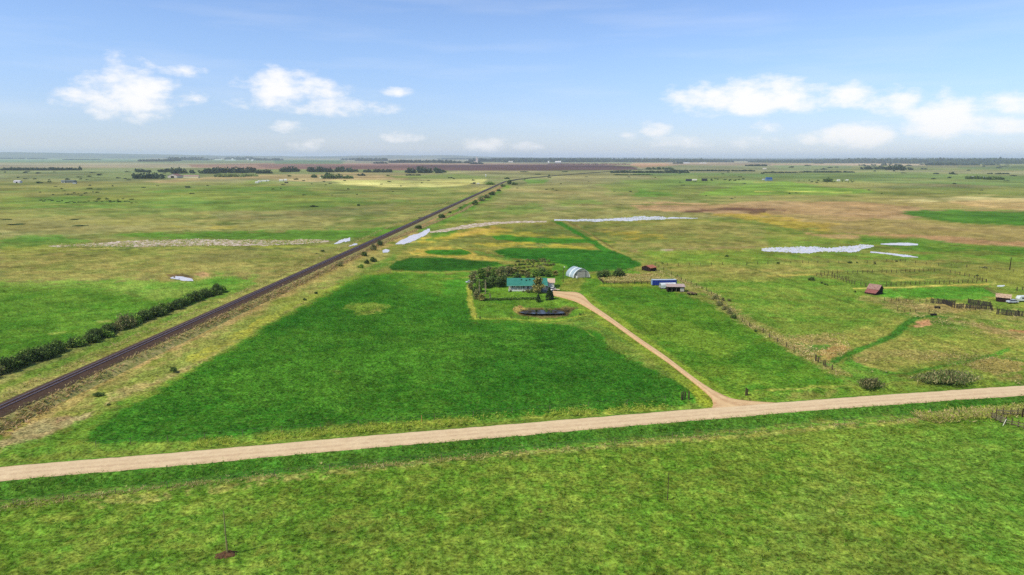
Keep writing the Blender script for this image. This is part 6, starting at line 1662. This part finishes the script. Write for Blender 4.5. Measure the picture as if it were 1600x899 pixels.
# gate posts and road fences
fence([(1056,623)], 'weathered gate posts at the lower right corner of the hay field', 1.7, .16, None, marks=[(1064,624.5),(1067,624),(1070,623),(1074.5,624),(1076,623)], rails=(.9,), wires=(), name='gate_post_group', cat='fence', jitter=.15)
fence([(1163,620)], 'corner post and wire of the road fence right of the driveway mouth', 1.6, .16, None, marks=[(1164,620),(1182,616.5),(1206,613),(1232,610),(1258,607.5),(1284,605),(1312,602.5),(1340,600.5)], name='wire_fence', post_r=.13) if False else None
p_ = surf(1164, 620)
fence([(1164,620)], 'dark corner post with wire beside the driveway mouth', 1.7, .19, None, marks=[(1164,619),(1167,618.6)], name='wire_fence')
fence([(0,0)], 'thin road fence along the lower edge of the big hay field', 1.1, .06, None, postm=m_board, marks=[(150,700),(205,696),(262,691.5),(320,687),(380,682),(440,677),(500,672),(560,667),(620,661.6),(680,656.5),(740,651.5),(800,646.6),(860,641.8),(920,637.4),(980,633.4),(1040,629.4)], name='wire_fence', wires=(.6,1.1))
fence([(0,0)], 'old wire fence along the straw strip of the near pasture', 1.1, .06, None, postm=m_board, marks=[(-60,800),(20,790),(100,781),(180,772),(262,762.6),(345,753),(430,743.6),(515,734.8),(600,726.2),(690,717.6),(780,709.4),(870,701.4),(960,693.4),(1050,685.6),(1140,677.6),(1230,669.6),(1320,662),(1410,655),(1500,648.2),(1549,645)], name='wire_fence', wires=(.5,.9,1.2))
fence([(0,0)], 'short lot fence along the near side of the pond', 1.2, .08, None, marks=[(745,497),(751,498.3),(775,498.3),(800,498),(826,497.6),(852,497),(878,496),(900,494.4),(912,491.4)], name='wire_fence', wires=(.5,.9))
# dark plank windbreaks: tall planks set tight
def windbreak(a, b_, h, label, gap=.12, seed=1):
    A_ = surf(*a); B_ = surf(*b_); L_ = (B_-A_).length; rg = random.Random(seed)
    t = empty('windbreak_fence', (A_.x, A_.y, 0), math.atan2(B_.y-A_.y, B_.x-A_.x), label, 'fence')
    b = MB(); x = 0
    while x < L_:
        w = rg.uniform(.16, .26)
        if rg.random() > .05: b.box(x, x+w, -.03 + rg.uniform(-.015,.015), .0, -.1, h * rg.uniform(.84, 1.06))
        x += w + rg.uniform(.0, gap)
    b.build('planks', m_darkboard, t, kind='stuff')
    n_ = max(2, int(L_/3))
    for i in range(n_+1):
        o = link('post', post_mesh(h*1.15, .13, i % 4), None, t); o.location = (L_*i/n_, .15, 0)
    for z in (h*.3, h*.8): bb = MB(); bb.bar((0, .06, z), (L_, .06, z), .08, .14); bb.build('rail', m_darkboard, t)
windbreak((1454,473.4),(1492,477.2), 2.1, 'tall dark plank windbreak, left piece of the old corrals', seed=2)
windbreak((1474,474.5),(1487,479.5), 1.9, 'short dark plank piece angled across the left windbreak', seed=3)
windbreak((1512,473.6),(1546,479), 1.9, 'dark plank windbreak behind, at the back of the old corrals', seed=4)
windbreak((1491,481.4),(1548,484.2), 2.0, 'dark plank windbreak in front, along the tangle of dead grass', seed=5)
windbreak((1546,478.2),(1549,484.4), 1.8, 'short end piece joining the front and back windbreaks', seed=6)
windbreak((1557,490.8),(1606,495.4), 2.3, 'dark plank windbreak cut off by the right edge', seed=7)
fence([(1385,470),(1454,473)], 'broken posts leading from the red barn to the dark windbreaks', 1.4, .13, 1.9, rails=(.8,), wires=(), name='corral_fence', skip=.3, jitter=.3)
fence([(1404,486),(1440,489),(1462,492)], 'broken posts in the dead grass below the dark windbreaks', 1.3, .13, 2.2, rails=(), wires=(), name='corral_fence', skip=.3, jitter=.4)
t = empty('feed_hoop', tuple(surf(1452.5, 471.5)), 0, 'yellow topped hay ring at the left end of the dark windbreaks', 'feeder')
b = MB(); b.tube([(math.cos(a)*1.5, math.sin(a)*1.0, 1.5) for a in np.linspace(0, 6.28, 17)], .09, 5); b.build('ring', plain('yellow_paint', (226,206,90)), t)
for a in np.linspace(0, 5.5, 7): b = MB(); b.tube([(math.cos(a)*1.5, math.sin(a)*1.0, 0), (math.cos(a)*1.5, math.sin(a)*1.0, 1.5)], .05, 5); b.build('upright', m_postw, t)
for (x, y, lab) in ((1464.5,481.6,'dark round tank lying in the dead grass by the windbreaks'),(1458.5,493,'dark low trough below the windbreaks')):
    p = surf(x, y); t = empty('stock_tank', (p.x, p.y, 0), R(4), lab, 'tank'); b = MB(); b.tube([(-1.1,0,.35),(1.1,0,.35)], .42, 10); b.build('drum', m_black, t)
    b = MB(); b.box(-.9,-.7,-.4,.4,-.05,.2); b.box(.7,.9,-.4,.4,-.05,.2); b.build('skid', m_darkw, t)

# timber corner pen at the right edge of the near pasture
p = surf(1550, 652)
pen = empty('loading_pen', (p.x, p.y, 0), 0, 'weathered plank pen with leaning boards at the right edge of the near pasture', 'pen')
def pen_side(a, b_, n, zs, tilt=0.0, w=.2, seed=0, mt=m_board):
    A_ = surf(*a) - p; B_ = surf(*b_) - p; rg = random.Random(seed)
    for i in range(n+1):
        q_ = A_.lerp(B_, i/n); o = link('post', post_mesh(1.75, .12, i % 4), None, pen); o.location = (q_.x, q_.y, 0)
    for z in zs:
        for i in range(n):
            s_ = A_.lerp(B_, i/n); e_ = A_.lerp(B_, (i+1)/n)
            bb = MB(); bb.bar((s_.x, s_.y-.12, z + rg.gauss(0,.05)), (e_.x, e_.y-.12, z + rg.gauss(0,.07)), .05, w); bb.build('plank', mt, pen)
pen_side((1549,653.2),(1571,662.6), 3, (.3,.62,.95,1.28), seed=1)
pen_side((1571,662.6),(1610,672.5), 4, (.45,1.05), seed=2, w=.15)
pen_side((1556,648.5),(1612,650.5), 5, (.5,1.05,1.3), seed=3, w=.14)
q0 = surf(1567,666) - p; q1 = surf(1571,662.4) - p
bb = MB(); bb.bar((q0.x, q0.y, .05), (q1.x, q1.y-.1, 1.2), .09, .2); bb.build('plank', plain('pale_brace', (232,232,214)), pen)
bb = MB(); q0 = surf(1597,652) - p; bb.tube([(q0.x, q0.y, -.2), (q0.x+.03, q0.y, 2.1)], .16, 6); bb.build('post', m_darkw, pen)

# ---- poles
m_palepole = rough_mat('pale_pole_wood', paint(168,164,110), paint(128,128,80), 2, .9)
def pole(px, py, hp_, label, r=.12, mat=m_pole, mound=False, lamp=False, arm=False):
    p = surf(px, py); k = ppm(p); h = hp_ / k / .96; r = max(r, .0)
    t = empty('utility_pole', (p.x, p.y, p.z), 0, label, 'pole')
    b = MB(); b.tube([(0,0,-.5),(0,0,h*.5),(0,0,h)], [r*1.25, r, r*.7], 8); b.build('shaft', mat, t)
    if arm:
        b = MB(); b.bar((-.5,0,h-.35),(.5,0,h-.35), .09, .11); a_ = b.build('cross_arm', mat, t)
        for xx in (-.42,.42): b = MB(); b.tube([(xx,0,h-.3),(xx,0,h-.12)], [.05,.03], 6); b.build('insulator', m_white, a_)
    if lamp:
        b = MB(); b.bar((0,0,h-.1),(.5,-.3,h+.1), .06); a_ = b.build('lamp_arm', m_grey, t); b = MB(); b.tube([(.5,-.3,h+.2),(.5,-.3,h-.1),(.5,-.3,h-.25)], [.3,.34,.2], 8); b.build('lamp', m_white, a_)
    if mound:
        rg = np.random.default_rng(5); b = MB(); n_ = 18; vs = [(0,0,.4)]
        for ring, (rr, zz) in enumerate(((.5,.3),(1.0,.14),(1.4,-.12))):
            for j in range(n_):
                a = 2*math.pi*j/n_; q_ = rr * (.8+.4*rg.random()); vs.append((q_*math.cos(a)*1.25, q_*math.sin(a)*.8, zz + .08*rg.normal()))
        f = [(0, 1+j, 1+(j+1)%n_) for j in range(n_)]
        for ring in range(2):
            o_ = 1 + ring*n_; f += [(o_+j, o_+n_+j, o_+n_+(j+1)%n_, o_+(j+1)%n_) for j in range(n_)]
        b.add(vs, f); b.build('mound', rough_mat('bare_dirt', paint(116,86,62), paint(70,52,40), 2.2, .95, 6, .05), t)
        b = MB(); b.bar((.12,-.1,-.2),(.12,-.1,2.4), .12, .12); b.build('stub', m_pole, t)
    return t
pole(355, 866, 70, 'bare pole rising from a dark dirt mound in the near pasture', .11, m_palepole, mound=True)
pole(1043, 781, 44, 'thin brown pole standing in the grass of the near pasture', .07, m_postw)
pole(1577.5, 422, 19, 'dark utility pole behind the fence at the right', .2, m_darkw, arm=True)
pole(880, 440, 22, 'thin yard light pole with white lamp left of the arched shed', .12, m_postw, lamp=True)
pole(659, 661, 10, 'short pale marker post on the verge of the gravel road', .1, plain('marker_post', (196,150,86)))

# ------------------------------------------------------------------ grass that nobody could count
def grass(name, n, inside, size, tones, label, h=(1.0,), blades=3, spread=.5, seed=1, lean=.75, rise=.5):
    """tufts of blades standing on the land; inside: function returning surveyed points"""
    g = np.random.default_rng(seed); pts = inside(g, n)
    X_, Y_ = pts[:, 0], pts[:, 1]; n = len(X_)
    Z_ = ground_z(X_, Y_)[0]
    rel_ = (X_ - RAIL[0].x) * rail_n.x + (Y_ - RAIL[0].y) * rail_n.y; oks = Y_ < rail_far.y
    prof = np.interp(rel_, [-up_off-4.6, -up_off-1.6, -up_off, dn_off+.3, dn_off+4.2], [-.4, 1.1, 1.75, 1.7, -.4])
    ok2 = ~((rel_ > -up_off-.4) & (rel_ < dn_off+.1) & oks)
    X_, Y_, Z_ = X_[ok2], Y_[ok2], np.maximum(Z_, np.where(oks, prof, -9))[ok2]; n = len(X_)
    P_ = np.repeat(np.stack([X_, Y_, Z_], 1), blades, 0)
    s = size * (.5 + g.random((n, 1)) ** 1.5); s = np.repeat(s, blades, 0)
    m_ = len(P_); a = g.random(m_) * 6.283
    P_[:, 0] += np.cos(a) * s[:, 0] * spread * .4; P_[:, 1] += np.sin(a) * s[:, 0] * spread * .4
    b_ = g.random(m_) * 6.283; wd = s * .17
    side = np.stack([np.cos(b_), np.sin(b_), np.zeros(m_)], 1)
    tip = P_ + np.stack([np.cos(a) * lean * s[:, 0], np.sin(a) * lean * s[:, 0], s[:, 0] * rise * (.6 + .5 * g.random(m_))], 1)
    base = P_ - np.array([0, 0, .06])
    V = np.stack([base - side * wd, base + side * wd, tip + side * wd * .35, tip - side * wd * .35], 1).reshape(-1, 3)
    t = np.array(tones); c = t[g.integers(0, len(t), n)] * (.75 + .5 * g.random(n))[:, None]
    c = np.repeat(np.repeat(c, blades, 0), 4, 0)
    me = mesh_np(name, V, np.arange(len(V)).reshape(-1, 4), False, c, 'leaf'); me.materials.append(m_grass)
    return link(name, me, None, None, kind='stuff', label=label)
m_grass = leaf_mat('grass_blades', 1.0, .4)
def along(pts, w, noise=None, thr=.45, lam=6.0):
    """points scattered along a surveyed line, w metres to either side, in clumps"""
    Pw = [at(x, y) for x, y in pts]; seg = [(a, b, (b-a).length) for a, b in zip(Pw[:-1], Pw[1:])]; tot = sum(s[2] for s in seg)
    def f(g, n):
        out = []
        for a, b, l in seg:
            m_ = int(n * l / tot) + 1; t = g.random(m_); d = (b-a).normalized(); o = g.normal(size=m_) * w
            out.append(np.stack([a.x + (b.x-a.x)*t - d.y*o, a.y + (b.y-a.y)*t + d.x*o], 1))
        o = np.concatenate(out); k_ = vnoise(o[:, 0], o[:, 1], lam, 95) * .6 + vnoise(o[:, 0], o[:, 1], lam/3, 96) * .4
        return o[k_ > thr + (g.random(len(o)) - .5) * .45]
    return f
def area(poly, thr=.0, lam=8.0):
    Pw = np.array([at(x, y)[:2] for x, y in poly])
    def f(g, n):
        lo = Pw.min(0); hi = Pw.max(0); q = lo + (hi-lo) * g.random((n, 2)); ins = np.zeros(n, bool)
        for i in range(len(Pw)):
            a = Pw[i]; b = Pw[(i+1) % len(Pw)]
            ins ^= ((a[1] > q[:, 1]) != (b[1] > q[:, 1])) & (q[:, 0] < (b[0]-a[0]) * (q[:, 1]-a[1]) / (b[1]-a[1] + 1e-9) + a[0])
        q = q[ins]
        if thr: q = q[vnoise(q[:, 0], q[:, 1], lam, 97) * .6 + vnoise(q[:, 0], q[:, 1], lam/3, 98) * .4 > thr + (g.random(len(q)) - .5) * .4]
        return q
    return f
def G(*c): return [lin(x) / EXPO_P * 1.75 for x in c]
ST = G((188,178,126), (166,158,104), (148,144,84), (128,140,66)); RD = G((196,172,132), (180,154,116), (162,144,98), (142,146,82))
GN = G((96,140,40), (78,120,32), (120,156,56), (60,100,26)); GM = G((110,148,44), (84,128,34), (134,158,66), (66,104,28)); YG = G((160,168,84), (150,168,64), (130,158,54))
grass('dry_grass', 8000, along([(-60,800),(262,760),(533,731),(800,706.5),(1066,683.5),(1330,661.5),(1560,645.5),(1700,634)], 1.0, thr=.45), .36, ST, 'straw coloured dead grass along the old fence of the near pasture')
grass('dry_grass', 5200, along([(1440,652),(1560,643),(1640,636)], 1.6, thr=.2), .8, YG + ST, 'tall yellow grass beside the plank pen', seed=2)
grass('dry_grass', 8000, along([(300,690),(560,668),(800,648.5),(1040,630)], 1.0, thr=.5), .4, YG, 'pale grass along the lower edge of the big hay field', seed=3)
grass('reed_bank', 26000, along([(-40,692),(60,641),(200,566),(330,506.5),(440,457.5),(600,380),(720,331),(785,292.5)], 1.3, thr=.3), .85, RD + ST[:2], 'reddish dead reeds along the right foot of the railway bank', seed=4)
grass('dry_grass', 12000, along([(0,622),(200,531),(430,434),(600,358),(760,291)], 1.2, thr=.44), .6, ST, 'pale grass along the left shoulder of the railway', seed=5)
grass('dry_grass', 4500, area([(1205,525),(1320,520),(1330,545),(1290,575),(1240,552)], .55), .5, ST + RD[:1], 'dead grass in the corner by the mown track', seed=6)
grass('dry_grass', 7000, area([(1336,464),(1540,478),(1600,490),(1600,540),(1500,520),(1420,492),(1380,480)], .55), .55, ST, 'dead grass around the old corrals', seed=7)
grass('dry_grass', 5000, area([(1320,560),(1500,545),(1600,560),(1600,600),(1500,570),(1340,585)], .55), .5, ST, 'dead grass in the loop of the mown track', seed=8)
grass('dry_grass', 6000, along([(1020,420),(1085,447),(1115,462),(1160,500),(1250,548),(1320,588)], 1.2, thr=.46), .6, ST, 'dead grass along the paddock fence', seed=9)
grass('dry_grass', 5000, area([(935,436),(965,429),(1030,428),(1035,436),(1025,442),(945,442)], .4), .8, ST, 'dead grass between the board fence and the old red shed', seed=10)
grass('pasture_grass', 52000, area([(-250,1060),(-120,800),(262,770),(533,741),(800,716),(1066,692),(1330,670),(1600,648),(1750,640),(1900,1060)], .3, 3.0), .36, GM, 'uneven green tufts of the near pasture', seed=11, blades=2)
grass('ditch_grass', 9000, along([(-60,770),(262,738),(533,713),(800,689),(1066,666),(1330,643),(1600,622),(1700,615)], 2.0, thr=.4), .28, GN, 'lush grass in the ditch below the gravel road', seed=12)
grass('hay_crop', 70000, area([(133,690),(300,580),(470,480),(560,450),(735,480),(740,502),(900,510),(1010,575),(1085,612),(1030,634),(500,665)], .36, 4.0), .36, G((60,118,32), (48,100,26), (78,136,42), (40,86,22)), 'dark green hay crop of the big field', seed=13, blades=2)

grass('marsh_tufts', 9000, area([(80,383),(150,378),(260,374),(400,374),(515,375),(500,381),(400,385),(260,386.5),(80,388)], .42, 16), .95, YG + ST[:2] + GN[:1], 'grass tufts breaking up the pale alkali flat left of the railway', seed=14)
grass('marsh_tufts', 3000, area([(670,364),(745,350),(856,345),(856,349),(745,356),(680,364)], .45, 9), .8, YG + ST[:2], 'grass tufts along the shallow creek', seed=15)
grass('marsh_tufts', 2200, area([(866,341),(975,337),(1090,339),(1090,343),(975,347),(870,347)], .5, 12), .9, GN + YG, 'grass tufts at the shore of the long far water', seed=16)
grass('marsh_tufts', 1500, area([(1188,386),(1290,384),(1367,383),(1367,388),(1290,396),(1190,395)], .52, 9), .7, YG + GN[:1], 'grass tufts at the shore of the right hand water', seed=17)
# ------------------------------------------------------------------ air
hb = MB(); hb.box(-75000, 75000, -75000, 75000, -60.0, 260.0)
hm = bpy.data.materials.new('air'); hm.use_nodes = True
hn = hm.node_tree
for n in list(hn.nodes): hn.nodes.remove(n)
ho = hn.nodes.new('ShaderNodeOutputMaterial'); hv = hn.nodes.new('ShaderNodeVolumePrincipled')
hv.inputs['Density'].default_value = 4.6e-5
hv.inputs['Color'].default_value = (0.80, 0.91, 1.0, 1)
hv.inputs['Anisotropy'].default_value = 0.0
hn.links.new(hv.outputs[0], ho.inputs['Volume'])
hb.build('haze', hm, kind='stuff')
